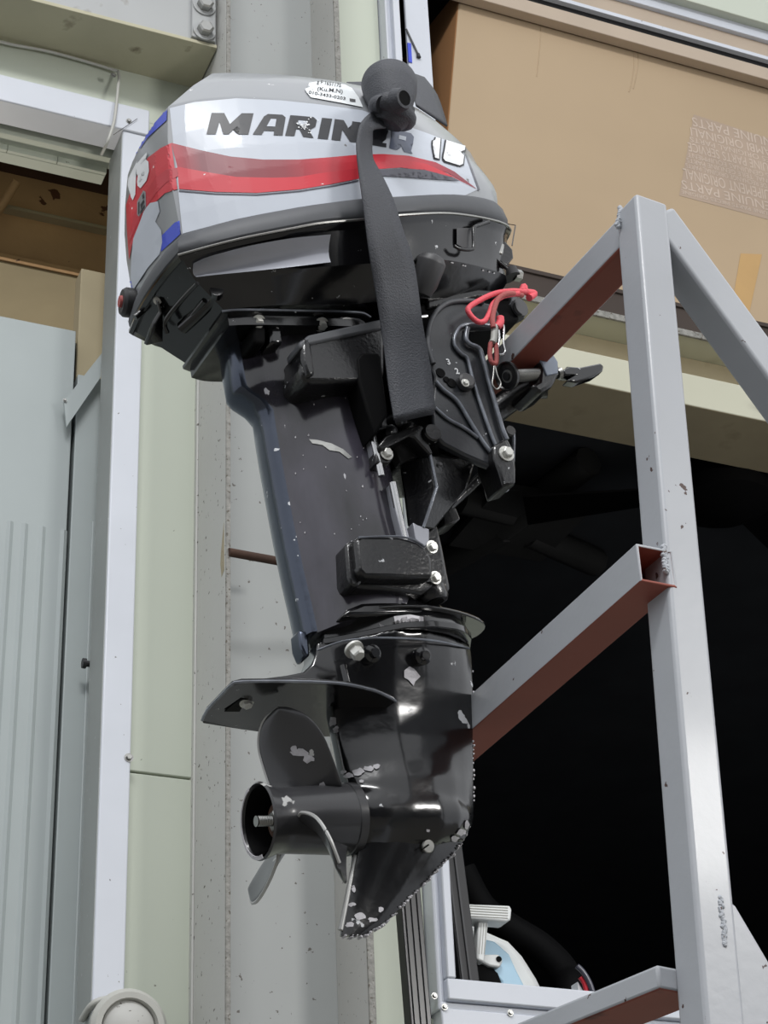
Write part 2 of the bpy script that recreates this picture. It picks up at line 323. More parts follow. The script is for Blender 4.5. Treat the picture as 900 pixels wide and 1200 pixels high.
# faint cross bracing under the mezzanine
zc = z2-.10
def under(u, v, z): return onZ(u, v, z)
cb = tag(empty('ceiling_bracing', Matrix.Translation(under(610, 605, zc))), 'dark cross bracing with a gusset plate under the mezzanine, seen behind the motor', 'bracing')
o_ = under(610, 605, zc)
for k, (a, b) in enumerate((((588, 618), (690, 540)), ((520, 660), (590, 620)), ((540, 585), (600, 600)), ((620, 625), (700, 660)))):
    tube('brace', [under(*a, zc)-o_, under(*b, zc)-o_], .04, 'roomthing', cb, 8, 0)
box('gusset_plate', -.14, .14, -.16, .16, -.03, -.01, 'roomthing', cb)
hf = tag(empty('ceiling_fan', Matrix.Translation(under(848, 575, zc-.1))), 'dark fan hanging under the mezzanine behind the steel post', 'fan')
lat('motor', (0, 0, .16), (0, 0, -1), [(0, .02), (.08, .03), (.09, .11), (.2, .12), (.24, .05)], 'blackhole', hf)
for k in range(3):
    a = k*2.1+.5; ca, sa = math.cos(a), math.sin(a)
    meshobj('blade', [(ca*.1-sa*.04, sa*.1+ca*.04, 0), (ca*.1+sa*.04, sa*.1-ca*.04, .01), (ca*.5+sa*.08, sa*.5-ca*.08, .01), (ca*.5-sa*.08, sa*.5+ca*.08, 0)], [(0, 1, 2, 3)], 'blackhole', hf, solid=.006)
# ---------------------------------------------------------------- carton on the ledge
YB = 3.37
zb0 = onY(800, 372, YB)[2]
tr_ = lambda p: np.array(p)
bd = tag(box('dark_board', 1.74, 4.6, 3.32, 4.2, z2+.0145, zb0-.001, 'ply'), 'dark board lying on the ledge under the large cardboard box', 'board')
box('edge_strip', 1.74, 4.6, 3.315, 3.33, zb0-.016, zb0-.004, 'ply', bd, bevel=.001)
xl = onY(536, 0, YB)[0]; xlb = onY(516, 170, YB)[0]; zt_ = 5.40
xbb = xlb-.03; dy = .55
v = [(xbb, YB, zb0), (4.4, YB, zb0), (4.4, YB, zt_), (xl+.01, YB, zt_), (xbb-.06, YB+dy, zb0), (4.4, YB+dy, zb0), (4.4, YB+dy, zt_), (xl-.06, YB+dy, zt_)]
cx = tag(empty('cardboard_box', Matrix.Translation((xbb, YB, zb0))), 'large brown cardboard box with faded print standing on the ledge above the opening', 'box')
vv = [tr_(p)-np.array((xbb, YB, zb0)) for p in v]
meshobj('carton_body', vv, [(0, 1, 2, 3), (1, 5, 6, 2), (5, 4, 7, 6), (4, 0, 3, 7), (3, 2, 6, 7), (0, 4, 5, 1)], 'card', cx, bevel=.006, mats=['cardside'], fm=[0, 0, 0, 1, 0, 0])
def cardpt(u, v, off=.0008): return onY(u, v, YB-off)-np.array((xbb, YB, zb0))
# creases and flap seam near the top
meshobj('flap_edge', [cardpt(737, 45, .004), cardpt(900, 90, .004), cardpt(900, 94, .004), cardpt(739, 49, .004)], [(0, 1, 2, 3)], 'blackhole', cx, solid=.001)
for P_ in ([(741, 50), (743, 72), (741, 92), (737, 108)], [(746, 52), (748, 75), (742, 104)], [(634, 18), (633, 50), (629, 90)]):
    tube('crease', [cardpt(*q, .0) for q in P_], .0014, 'card', cx, 6)
meshobj('tape_strip', [cardpt(868, 297), cardpt(893, 298), cardpt(876, 376), cardpt(856, 368)], [(0, 1, 2, 3)], 'tape', cx, solid=.0004)
# faded printed block: upside-down lettering in rows
PO = np.array(cardpt(900, 254)); DX = nz(np.array(cardpt(796, 226))-PO); DX[1] = 0
pr = empty('print_block', Matrix.Identity(4)); bpy.data.objects.remove(pr)
def fontmesh(txt, size=1., bold=.0):
    cu = bpy.data.curves.new('t', 'FONT'); cu.body = txt; cu.size = size; cu.offset = bold; cu.resolution_u = 3
    o = bpy.data.objects.new('t', cu); COL.objects.link(o); dg = bpy.context.evaluated_depsgraph_get(); dg.update()
    me = bpy.data.meshes.new_from_object(o.evaluated_get(dg)); bpy.data.objects.remove(o)
    v = [np.array(x.co) for x in me.vertices]; f = [tuple(p.vertices) for p in me.polygons]; bpy.data.meshes.remove(me); return v, f
rows = [('GENUINE PARTS PIECES ORIGINE', .0088), ('GENUINE PARTS', .020), ('EQUIPEMENT ORIGINAL', .024), ('PIECES DE RECHANGE ORIGINAL PARTS', .011), ('ORIGINAL TEILE GENUINE PARTS', .011), ('PECAS GENUINAS EQUIPMENT', .011), ('GENUINE PARTS SERVICE', .021), ('PIECES ORIGINAL PARTS', .012), ('RICAMBI ORIGINALI', .020), ('GENUINE PARTS', .022)]
tl = np.array(onY(813, 134, YB)); bl = np.array(onY(797, 228, YB)); tr2 = np.array(onY(950, 180, YB))
slope = 0.0
H = tl[2]-bl[2]; tot = sum(h for _, h in rows); zcur = bl[2]+.002; sc = H/tot*.96
allv = []; allf = []; pv = []; pf = []
for txt, h in rows:
    h *= sc; fv, ff = fontmesh(txt, 1., 0); W = max(p[0] for p in fv); width = .30
    for p in fv:
        # upside down: x runs to the left, y runs down
        allv.append((bl[0]+(zcur-bl[2])/H*(tl[0]-bl[0])+width*(1-p[0]/W)-xbb+.004, -.0012, zcur+h*.93-p[1]/.73*h*.86-zb0))
    k = len(allv)-len(fv); allf += [tuple(i+k for i in q) for q in ff]; zcur += h
po = meshobj('print_block', allv, allf, 'cardink', cx)
M['cardpale'] = mat('carton_print_ground', (166, 148, 132), .9, spec=.1)
meshobj('print_ground', [cardpt(813, 134, .0006), cardpt(950, 178, .0006), cardpt(940, 268, .0006), cardpt(796, 229, .0006)], [(0, 1, 2, 3)], 'cardpale', cx)
# white sheet and lifting rod beside the carton
wp = tag(box('white_sheet', onY(476, 20, 3.34)[0], onY(503, 20, 3.34)[0]+.0, 3.342, 3.352, z2+.0145, 6.5, 'whitem'), 'white metal sheet standing upright between the window frame and the cardboard box', 'sheet')
tube('stay_rod', [onY(476, 34, 3.338), onY(491, 66, 3.338)], .0025, 'darkrub', wp, 6, 0)
lat('rod_end', onY(490, 63, 3.338), nz(onY(491, 69, 3.338)-onY(490, 63, 3.338)), [(0, .004), (.012, .006)], 'darkrub', wp, 10)
box('blue_label', onY(478, 52, 3.338)[0], onY(482, 52, 3.338)[0], 3.339, 3.3425, onY(480, 72, 3.338)[2], onY(480, 50, 3.338)[2], 'blue', wp, bevel=0)
# cable on the wall
cbl = tag(tube('thin_cable', [onY(-60, 28, 3.29), onY(0, 49, 3.29), onY(60, 61, 3.29), onY(130, 81, 3.29), onY(139, 87, 3.28), onY(138, 105, 3.262), onY(136, 125, 3.258), onY(133, 145, 3.257), onY(126, 166, 3.262), onY(119, 181, 3.30)], .0035, 'cable'), 'thin grey cable clipped along the wall above the doorway', 'cable')
# round lamp at bottom left
lc = onY(151, 1203, 3.235)
lp = tag(empty('bulkhead_lamp', Matrix.Translation(lc)), 'round white lamp housing fixed to the door jamb at the bottom of the picture', 'lamp')
lat('bezel', (0, .035, 0), (0, -1, -.1), [(0, .05), (.02, .066), (.036, .067), (.045, .060), (.045, .050), (.03, .046)], 'cable', lp)
lat('lens', (0, .01, 0), (0, -1, -.1), [(0, .047), (.01, .045), (.022, .03), (.026, .001)], 'colgrey', lp)
tube('supply_cable', [onY(96, 1195, 3.30)-lc, onY(110, 1176, 3.262)-lc, onY(135, 1170, 3.258)-lc, onY(155, 1178, 3.262)-lc], .006, 'cable', lp)
# black poles
def sq(name, p0, p1, w, h, sx, m, par=None, bevel=.002):
    p0 = np.array(p0, float); p1 = np.array(p1, float); d = nz(p1-p0); x = nz(np.array(sx, float)-d*d.dot(sx)); y = np.cross(d, x)
    v = [p+x*a*w/2+y*b*h/2 for p in (p0, p1) for a, b in ((-1, -1), (1, -1), (1, 1), (-1, 1))]
    return meshobj(name, v, [(0, 1, 2, 3), (4, 5, 6, 7), (0, 1, 5, 4), (1, 2, 6, 5), (2, 3, 7, 6), (3, 0, 4, 7)], m, par, bevel=bevel)
pb = onX(490, 1200, onY(490, 1200, 3.16)[0]); pt = onY(470, 960, 3.16)
dirp = nz(pt-pb); p0 = pb-dirp*(pb[2]/dirp[2])
pole = tag(empty('black_pole', Matrix.Translation(p0)), 'tall black ribbed pole leaning upright in front of the cream wall below the motor', 'pole')
sq('body', (0, 0, 0), pt-p0, .040, .03, (1, 0, 0), 'blackplastic', pole)
for k in (-.012, 0, .012): sq('rib', np.array((k, -.0165, 0)), pt-p0+np.array((k, -.0165, 0)), .004, .004, (1, 0, 0), 'blackplastic', pole, bevel=0)
p0 = np.array(onY(552, 1190, 3.52)); pt = np.array(onY(520, 935, 3.52)); dirp = nz(pt-p0); p0 = p0-dirp*((p0[2]-2.05)/dirp[2])
pole2 = tag(empty('black_bar', Matrix.Translation(p0)), 'black ribbed bar leaning inside the window beside the white frame', 'bar')
sq('body', (0, 0, 0), pt-p0, .042, .03, (1, 0, 0), 'darkrub', pole2)
for k in (-.017, .0): sq('rib', np.array((k, -.0165, 0)), pt-p0+np.array((k, -.0165, 0)), .004, .005, (1, 0, 0), 'grip', pole2, bevel=0)
# second motor inside the window
def slabY(name, pts, y0, y1, m, par, org, bevel=.004, **k):
    n = len(pts); v = [onY(u, vv, y0)-org for u, vv in pts]; v += [p+np.array((0, y1-y0, 0)) for p in v]
    return meshobj(name, v, [tuple(range(n)), tuple(range(n, 2*n))]+[(i, (i+1) % n, n+(i+1) % n, n+i) for i in range(n)], m, par, bevel=bevel, **k)
og = onY(590, 1160, 3.6); og = np.array((og[0], 3.62, 2.05))
sm = tag(empty('white_outboard', Matrix.Translation(og)), 'white and light blue machine with a ribbed handle behind the window sill', 'outboard motor')
slabY('cowl', [(535, 1095), (552, 1078), (575, 1090), (598, 1100), (615, 1118), (632, 1145), (645, 1172), (648, 1400), (520, 1400), (520, 1120)], 3.64, 3.86, 'whiteplastic', sm, og, .02)
slabY('side_panel', [(560, 1098), (580, 1103), (597, 1118), (606, 1138), (620, 1165), (625, 1190), (590, 1190), (588, 1150), (575, 1136), (558, 1130)], 3.615, 3.645, 'ltblue', sm, og)
slabY('intake_hole', [(556, 1130), (572, 1128), (584, 1140), (591, 1158), (592, 1180), (552, 1180)], 3.610, 3.64, 'blackhole', sm, og)
slabY('boss', [(562, 1118), (585, 1118), (590, 1126), (586, 1134), (574, 1132), (562, 1126)], 3.600, 3.64, 'whiteplastic', sm, og)
lat('boss_hole', onY(584.5, 1124, 3.599)-og, (0, -1, 0), [(0, .006), (.002, .006)], 'blackhole', sm, 16)
slabY('handle_stem', [(561, 1076), (573, 1078), (568, 1128), (559, 1124)], 3.56, 3.585, 'whiteplastic', sm, og)
slabY('handle_bar', [(546, 1059), (598, 1061), (600, 1066), (599, 1078), (594, 1080), (548, 1076)], 3.545, 3.59, 'whiteplastic', sm, og, .004)
for k in range(5):
    tube('rib', [onY(551, 1061.5+k*3, 3.545)-og, onY(595, 1064+k*3, 3.545)-og], .0014, 'cable', sm, 6, 0)
    if k < 3: tube('rib', [onY(564+k*3, 1082, 3.56)-og, onY(561.5+k*3, 1118, 3.56)-og], .0011, 'cable', sm, 6, 0)
hose = tag(tube('black_hose', [onY(540, 1020, 3.9), onY(565, 1065, 3.9), onY(600, 1090, 3.88), onY(635, 1112, 3.85), onY(665, 1145, 3.8), onY(672, 1185, 3.75), onY(674, 1400, 3.75)], .035, 'blackhole'), 'thick black hose curving over the white machine in the window', 'hose')
rl = tag(empty('striped_rim', Matrix.Translation(onY(685, 1175, 3.5))), 'small blue, red and white curved rim at the sill beside the hose', 'rim')
o_ = onY(685, 1175, 3.5)
tube('rim', [onY(676, 1132, 3.5)-o_, onY(684, 1140, 3.5)-o_, onY(692, 1155, 3.5)-o_, onY(697, 1175, 3.5)-o_, onY(698, 1200, 3.5)-o_], .006, 'slate', rl)
tube('inner_rim', [onY(680, 1145, 3.51)-o_, onY(686, 1155, 3.51)-o_, onY(690, 1180, 3.51)-o_, onY(691, 1200, 3.5)-o_], .006, 'red', rl)
slabY('white_face', [(677, 1150), (683, 1160), (687, 1185), (680, 1185)], 3.52, 3.55, 'white', rl, o_, .001)
# ================================================================ MOTOR FRAME
S_ = nz(R@np.array((.45, .47, .76))); A_ = R@np.array((.87, -.06, -.49)); A_ = nz(A_-S_*A_.dot(S_)); U_ = np.cross(S_, A_)
O = C+ray(400, 600)*2.3
ML = np.array([A_, S_, U_])
def Lp(px, py, v, ax=1): o = ML@(C-O); d = ML@ray(px, py); t = (v-o[ax])/d[ax]; return o+d*t
def toW(p): return O+ML.T@np.array(p)
MW = Matrix.Translation(O)@Matrix([[A_[i], S_[i], U_[i]] for i in range(3)]).to_4x4()
# ---------------------------------------------------------------- steel stand
SH = nz((S_[0], S_[1], 0)); AH = np.array((-SH[1], SH[0], 0)); ZH = np.array((0, 0, 1.))
TW = .042
# upper arm gripped by the clamp
q0 = Lp(592, 396, .075); 
def armfrom(px0, py0, px1, s0):
    a0 = toW(Lp(px0, py0, s0)); t = 0
    for k in range(2000):
        p = a0+SH*t; c = R.T@(p-C)
        if 450+F*c[0]/-c[2] > px1: break
        t += .0005
    return a0, t
a0, tlen = armfrom(592, 396, 724, .075)
armc = a0+AH*TW/2-ZH*TW/2            # centre line from the left top edge
postc = armc+SH*(tlen+TW/2)
sdepth = ML[1]@(postc-O)
st = tag(empty('steel_stand', Matrix.Translation((postc[0], postc[1], 0))), 'grey painted steel tube stand with the outboard motor clamped on its upper arm', 'stand')
so = np.array((postc[0], postc[1], 0.))
def tubesq(name, p0, p1, w, sx, m='tube', bottom=None, hollow=False, t=.003, par=None, org=so):
    p0 = np.array(p0, float)-org; p1 = np.array(p1, float)-org; d = nz(p1-p0); x = nz(np.array(sx, float)-d*d.dot(sx)); y = np.cross(d, x)
    sq4 = ((-1, -1), (1, -1), (1, 1), (-1, 1)); v = [p+x*a*w/2+y*b*w/2 for p in (p0, p1) for a, b in sq4]
    f = [(0, 1, 5, 4), (1, 2, 6, 5), (2, 3, 7, 6), (3, 0, 4, 7)]
    if hollow:
        wi = w-2*t; v += [p+x*a*wi/2+y*b*wi/2 for p in (p0, p1) for a, b in sq4]
        f += [(8, 9, 13, 12), (9, 10, 14, 13), (10, 11, 15, 14), (11, 8, 12, 15)]
        for k in range(4): j = (k+1) % 4; f += [(k, j, 8+j, 8+k), (4+k, 4+j, 12+j, 12+k)]
    else: f += [(0, 1, 2, 3), (4, 5, 6, 7)]
    fm = []
    vn = [np.array(q) for q in v]
    for q in f:
        ctr = sum(vn[i] for i in q)/4; mid = (p0+p1)/2; off = ctr-mid; off = off-d*off.dot(d)
        down = bottom is not None and len(off) and np.linalg.norm(off) > w*.4 and nz(off).dot(bottom) > .8
        inner = hollow and 8 <= min(q)
        fm.append(1 if (down or inner) else 0)
    return meshobj(name, v, f, m, st if par is None else par, bevel=.0045 if not hollow else .0012, mats=['primer'], fm=fm, segs=3)
# post direction from its near edge in the photograph
def onS(px, py, s): return toW(Lp(px, py, s))
top = onS(745, 226, sdepth+TW/2); bot = onS(828, 1200, sdepth+TW/2)
pd = nz(bot-top); shift = AH*TW/2-SH*TW/2
pt_ = top+shift; pb_ = pt_+pd*(pt_[2]/-pd[2])
tubesq('post', pt_+pd*.0, pb_, TW, AH)
tubesq('arm', armc-SH*.26, armc+SH*tlen, TW, AH, bottom=-ZH)
# lower arm: open end beside the post
e = onS(746, 636, sdepth+TW/2); ec = e+AH*(TW/2)-ZH*TW/2
tubesq('arm', ec-SH*.75+AH*.034, ec, TW, AH, bottom=-ZH, hollow=True)
e = onS(800, 1138, sdepth); bdir = ray(-1450, 2000); bdir[2] = 0; bdir = nz(bdir); bx = np.cross(bdir, ZH); ec = e+bx*(TW/2)-ZH*TW/2

_c = onS(803, 1150, sdepth-TW/2)-so; _v = [p+bx*i*.032+ZH*j*.011 for p in (_c, _c+bdir*.8) for i, j in ((-1, -1), (1, -1), (1, 1), (-1, 1))]
meshobj('arm', _v, [(0, 1, 2, 3), (4, 5, 6, 7), (0, 1, 5, 4), (1, 2, 6, 5), (2, 3, 7, 6), (3, 0, 4, 7)], 'tube', st, bevel=.003, mats=['primer'], fm=[0, 0, 1, 0, 0, 0])
# diagonal brace to the right
d0 = onS(770, 268, sdepth-.003); d1 = onS(905, 453, sdepth-.003); dd = nz(d1-d0); 
tubesq('brace', d0-dd*.01, d0+dd*1.6, TW, SH)
# gusset plate
g = [(846, 1048), (862, 1062), (905, 1135), (1010, 1330), (1010, 1500), (862, 1500), (858, 1260), (852, 1125)]
gv = [onS(u, v, sdepth+TW/2-.002)-so for u, v in g]; n = len(gv)
gv += [p-SH*.006 for p in gv]
meshobj('gusset_plate', gv, [tuple(range(n)), tuple(range(n, 2*n))]+[(i, (i+1) % n, n+(i+1) % n, n+i) for i in range(n)], 'tube', st, bevel=.001)
def blob(name, pts, r, par=st, org=so, m='weld'):
    v = []; f = []
    for p in pts:
        for k in range(1):
            vv, ff = lathe(np.array(p)-org-ZH*r, ZH, [(0, r*.3), (r*.4, r*.85), (r, r*1.1), (r*1.6, r*.8), (r*2, r*.3)], 10)
            f += [tuple(i+len(v) for i in q) for q in ff]; v += vv
    return meshobj(name, v, f, m, par, smooth=60)
def blobline(a, b, s, n, r, jit=1.8):
    n = n*3
    return [onS(a[0]+(b[0]-a[0])*i/(n-1)+random.uniform(-jit, jit), a[1]+(b[1]-a[1])*i/(n-1), s) for i in range(n)]
blob('weld_bead', blobline((770, 243), (773, 278), sdepth+TW/2-.004, 11, .004), .0026)
blob('weld_bead', blobline((728, 243), (724, 266), sdepth-.012, 9, .004), .0026)
blob('weld_bead', blobline((777, 640), (781, 670), sdepth+TW/2-.002, 10, .004), .0026)
blob('weld_bead', blobline((843, 1052), (850, 1108), sdepth+TW/2-.001, 14, .004), .0026)
# ================================================================ OUTBOARD MOTOR
mo = tag(empty('outboard_motor', MW), 'black and silver outboard motor with red stripes clamped on the steel stand', 'outboard motor')
def slab(name, pts, s1, s2, m, par=mo, bevel=.002, segs=2, **k):
    n = len(pts); f = [Lp(u, v, s1) for u, v in pts]; v = f+[np.array((p[0], s2, p[2])) for p in f]
    return meshobj(name, v, [tuple(range(n)), tuple(range(n, 2*n))]+[(i, (i+1) % n, n+(i+1) % n, n+i) for i in range(n)], m, par, bevel=bevel, segs=segs, **k)
def tpx(name, pts, r, m, par=mo, n=8, smooth=6): return tube(name, [Lp(*p) for p in pts], r, m, par, n, smooth)
def interp(pts, n):
    """smooth polyline resampled by arc length"""
    Q = smoothpath(pts, 8); d = [0]
    for i in range(1, len(Q)): d.append(d[-1]+np.linalg.norm(Q[i]-Q[i-1]))
    out = []
    for k in range(n):
        t = d[-1]*k/(n-1); i = max(j for j in range(len(d)) if d[j] <= t+1e-12); i = min(i, len(Q)-2)
        out.append(Q[i]+(Q[i+1]-Q[i])*((t-d[i])/max(d[i+1]-d[i], 1e-9)))
    return out
def ring(near, front_a=.02, n=26, nf=8, aftbulge=.006):
    """near: [(px,py,s)] aft corner to near-front; mirrored to the far side"""
    L = [Lp(*p) for p in near]; last = L[-1]
    L2 = L+[np.array((last[0]+front_a*.75, last[1]*.55, last[2])), np.array((last[0]+front_a, 0, last[2]))]
    N = interp(L2, n); far = [np.array((p[0], -p[1], p[2])) for p in N[:-1]][::-1]
    r = N+far; a, b = r[-1], r[0]; mid = []
    for k in range(1, 5):
        t = k/5; p = a+(b-a)*t; p = p+np.array((-aftbulge*4*t*(1-t), 0, 0)); mid.append(p)
    return r+mid
def loft(rings, cap=(True, True)):
    n = len(rings[0]); v = [p for r in rings for p in r]; f = []
    for k in range(len(rings)-1):
        for i in range(n): j = (i+1) % n; f.append((k*n+i, k*n+j, (k+1)*n+j, (k+1)*n+i))
    if cap[0]: f.append(tuple(range(n)))
    if cap[1]: f.append(tuple(range((len(rings)-1)*n, len(rings)*n)))
    return v, f
def inset(r, k, du=0):
    c = sum(r)/len(r); return [c+(p-c)*k+np.array((0, 0, du)) for p in r]
# --- top cowl
G0 = [(213, 276, .075), (277, 258, .105), (350, 244, .125), (380, 239.5, .13), (424, 234, .132), (463, 231.7, .13), (532, 229, .112), (580, 238, .075)]
C2 = [(197, 125, .068), (228, 118, .085), (277, 114, .102), (329, 116.7, .112), (373, 121, .116), (424, 128, .116), (480, 142, .108), (535, 172, .088), (562, 198, .06)]
C3 = [(249, 86, .05), (273, 85.5, .06), (333, 88, .075), (372, 92, .08), (405, 97, .08), (450, 108, .076), (500, 134, .06), (535, 163, .04), (550, 180, .03)]
g0 = ring(G0); c2 = ring(C2, .014); c3 = ring(C3, .012)
mids = []
for t in (.15, .35, .55, .75, .9):
    r = []
    for p, q in zip(g0, c2):
        m_ = p+(q-p)*t; b = math.sin(math.pi*t)*.008; nrm = np.array((m_[0]-.05, m_[1]*1.0, 0)); l = np.linalg.norm(nrm); r.append(m_+nrm/max(l, .01)*b*(1 if abs(m_[1]) > .02 else .6))
    mids.append(r)
crown = []
rings = [inset(g0, .97, .0), g0]+mids+[c2]
for t in (.06,): rings.append([p+(q-p)*t for p, q in zip(c2, c3)])
rings += [[p+(q-p)*.55+np.array((0, np.sign(p[1])*.003, .002)) for p, q in zip(c2, c3)], c3, inset(c3, .92, .006), inset(c3, .5, .012), inset(c3, .1, .014)]
cv, cf = loft(rings)
cowl = meshobj('top_cowl', cv, cf, 'cowl', mo, smooth=28)
cowl['label'] = 'grey faceted top cowl with decals'
bv = BVHTree.FromPolygons([Vector(map(float, p)) for p in cv], cf)
camL = Vector(map(float, ML@(C-O)))
def shoot(u, v, off):
    d = Vector(map(float, ML@ray(u, v))).normalized(); h = bv.ray_cast(camL, d)
    if h[0] is None: return None
    nrm = h[1] if h[1].dot(d) < 0 else -h[1]; return h[0]+nrm*off
def decal(name, poly, m, off=.0007, par=cowl, maxlen=6, holes=None):
    polys = poly if isinstance(poly[0][0], (list, tuple)) else [poly]
    bm = bmesh.new()
    for P_ in polys:
        vs = [bm.verts.new((u, v, 0)) for u, v in P_]
        try: bm.faces.new(vs)
        except ValueError: pass
    return _proj(name, bm, m, off, par, maxlen)
def _proj(name, bm, m, off, par, maxlen):
    bmesh.ops.triangulate(bm, faces=bm.faces[:])
    for _ in range(7):
        es = [e for e in bm.edges if e.calc_length() > maxlen]
        if not es: break
        bmesh.ops.subdivide_edges(bm, edges=es, cuts=1); bmesh.ops.triangulate(bm, faces=bm.faces[:])
    bad = []
    for v in bm.verts:
        h = shoot(v.co.x, v.co.y, off)
        if h is None: bad.append(v)
        else: v.co = h
    bmesh.ops.delete(bm, geom=bad, context='VERTS')
    me = bpy.data.meshes.new(name); bm.to_mesh(me); bm.free(); me.materials.append(M[m])
    o = bpy.data.objects.new(name, me); COL.objects.link(o); o.parent = par; return o
# silver side panel and stripes
decal('silver_panel', [(199, 127), (228, 120), (277, 115.5), (329, 118), (373, 122.5), (424, 129.5), (455, 140), (505, 158), (541, 172), (560, 222), (545, 229), (531, 228), (463, 231), (424, 233.5), (380, 239), (350, 243), (277, 257), (214, 274)], 'silver', .0005)
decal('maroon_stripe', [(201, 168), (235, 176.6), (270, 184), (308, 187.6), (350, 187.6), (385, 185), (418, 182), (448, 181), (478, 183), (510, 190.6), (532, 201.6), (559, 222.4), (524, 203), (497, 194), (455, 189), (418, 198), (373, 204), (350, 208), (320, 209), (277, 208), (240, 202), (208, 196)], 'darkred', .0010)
decal('red_stripe', [(208, 196), (240, 202), (277, 208), (320, 209), (350, 208), (373, 204), (418, 198), (418, 198), (455, 188), (480, 189), (500, 193), (524, 204), (559, 222.4), (530, 208), (497, 199), (470, 197), (438, 199), (420, 210), (385, 217), (351, 222.5), (301, 226.7), (252, 225.5), (210, 222)], 'red', .0012)
decal('slate_stripe', [(438, 200), (470, 198), (497, 200), (527, 208), (538, 213), (507, 203.5), (478, 202.5), (446, 207)], 'slate', .0018, maxlen=4)
decal('pinstripe', [(210, 223.5), (252, 227), (301, 228.2), (351, 224), (385, 218.5), (420, 211.5), (420, 213), (385, 220), (351, 225.4), (301, 229.7), (252, 228.5), (210, 225)], 'slate', .0011)
decal('pinstripe', [(541, 172), (543, 172), (562, 223), (560, 224)], 'slate', .0010)
# aft face decals
decal('blue_stripe', [(193, 128.5), (176.5, 146), (162, 165.6), (150.5, 187.6), (145.5, 207), (146.5, 209.6), (155, 188), (174, 161), (196, 141), (196.5, 129)], 'blue', .0009, maxlen=4)
decal('red_band', [(201, 168), (188.7, 174), (174, 185), (158, 212), (148.5, 240), (149.5, 270), (152, 305), (158, 276), (167, 256), (181, 239), (193.6, 226.7), (208, 222)], 'red', .0009, maxlen=4)
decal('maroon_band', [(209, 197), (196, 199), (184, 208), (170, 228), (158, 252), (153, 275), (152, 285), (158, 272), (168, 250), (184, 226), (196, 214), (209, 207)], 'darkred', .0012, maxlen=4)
decal('silver_patch', [(177, 238), (186, 236), (188, 248), (183, 260), (190, 270), (191, 284), (188, 298), (174, 314), (157, 340), (154, 325), (155, 300), (157, 280), (165, 260), (170, 246)], 'silver', .0011, maxlen=4)
decal('blue_block', [(205.5, 261), (210.5, 259), (212, 274.5), (189.5, 295), (190.5, 276)], 'blue', .0010, maxlen=4)
decal('blue_block', [(152.5, 330), (157, 328), (158, 337), (153.5, 344)], 'blue', .0010, maxlen=3)
# numerals
one = [(.42, 0), (.80, 0), (.80, 1), (.46, 1), (.46, .35), (.2, .42), (.2, .2), (.36, .14)]
five = [(.04, 0), (1, 0), (1, .2), (.38, .2), (.38, .36), (.8, .36), (1, .46), (1, .88), (.84, 1), (.12, 1), (0, .9), (0, .72), (.34, .72), (.34, .82), (.64, .82), (.64, .54), (.02, .54)]
def warp(poly, quad):
    (x0, y0), (x1, y1), (x2, y2), (x3, y3) = quad   # TL TR BR BL
    return [((1-a)*(1-b)*x0+a*(1-b)*x1+a*b*x2+(1-a)*b*x3, (1-a)*(1-b)*y0+a*(1-b)*y1+a*b*y2+(1-a)*b*y3) for a, b in poly]
for ox, oy, m_, of in ((-1.3, -1, 'ink', .0012), (1.5, -.6, 'ink', .00125), (-1.1, 1.2, 'ink', .0013), (1.5, 1.4, 'ink', .00135), (0, 0, 'white', .0021)):
    nm = 'numeral' if m_ == 'white' else 'numeral_outline'
    decal(nm, warp(one, [(504+ox, 161+oy), (518+ox, 164+oy), (516+ox, 188+oy), (502+ox, 184+oy)]), m_, of, maxlen=4)
    decal(nm, warp(five, [(521+ox, 165+oy), (544+ox, 172+oy), (541+ox, 196+oy), (518+ox, 189+oy)]), m_, of, maxlen=4)
decal('numeral', [(152, 209), (160, 193), (162, 189), (161, 200), (160, 228), (157, 235), (155, 232), (154, 215), (151, 217)], 'white', .0016, maxlen=3)
decal('numeral', [(161, 193), (173, 179), (173.5, 182), (166, 192), (167, 194), (172, 187), (175.5, 190), (176, 201), (173, 212), (166, 221), (162.5, 218), (162, 213), (166, 214), (170, 209), (171, 200), (169, 198), (163, 206), (161.5, 204)], 'white', .0016, maxlen=3)
decal('emblem', [(162, 237), (169, 223.5), (172, 225), (172.5, 243), (164, 254), (162, 252)], 'cowl', .0015, maxlen=3)
for P_ in ([(163.5, 238), (165, 236), (165, 250), (163.5, 252)], [(166, 240), (170, 234), (171, 237), (167, 246)], [(168, 230), (170, 226), (170.8, 232), (169, 234)], [(166, 248), (171, 240), (171.5, 243), (166, 251)]):
    decal('emblem_mark', P_, 'ink', .0018, maxlen=3)
# wordmark M A R I N E R
TOP = [(246, 133), (300, 133.5), (345, 136), (390, 140), (421, 144), (455, 150.5), (486, 158)]
BOT = [(240, 157.8), (297, 158.3), (345, 160), (372, 163), (405, 166), (419, 168), (452, 173.5), (483, 181)]
def along(L, x):
    for (x0, y0), (x1, y1) in zip(L, L[1:]):
        if x <= x1 or (x1, y1) == L[-1]: return y0+(y1-y0)*(x-x0)/(x1-x0)
def glyph(poly, x0, x1, skew=6):
    out = []
    n = len(poly)
    for i in range(n):
        (a, b), (c, d) = poly[i], poly[(i+1) % n]
        for k in range(3):
            u = a+(c-a)*k/3; v = b+(d-b)*k/3; xb = x0+(x1-x0)*u; xt = xb+skew
            out.append((xt+(xb-xt)*v, along(TOP, xt)+(along(BOT, xb)-along(TOP, xt))*v))
    return out
gM = [(0, 1), (0, 0), (.30, 0), (.5, .52), (.72, 0), (1, 0), (1, 1), (.76, 1), (.76, .38), (.53, 1), (.40, 1), (.24, .42), (.22, 1)]
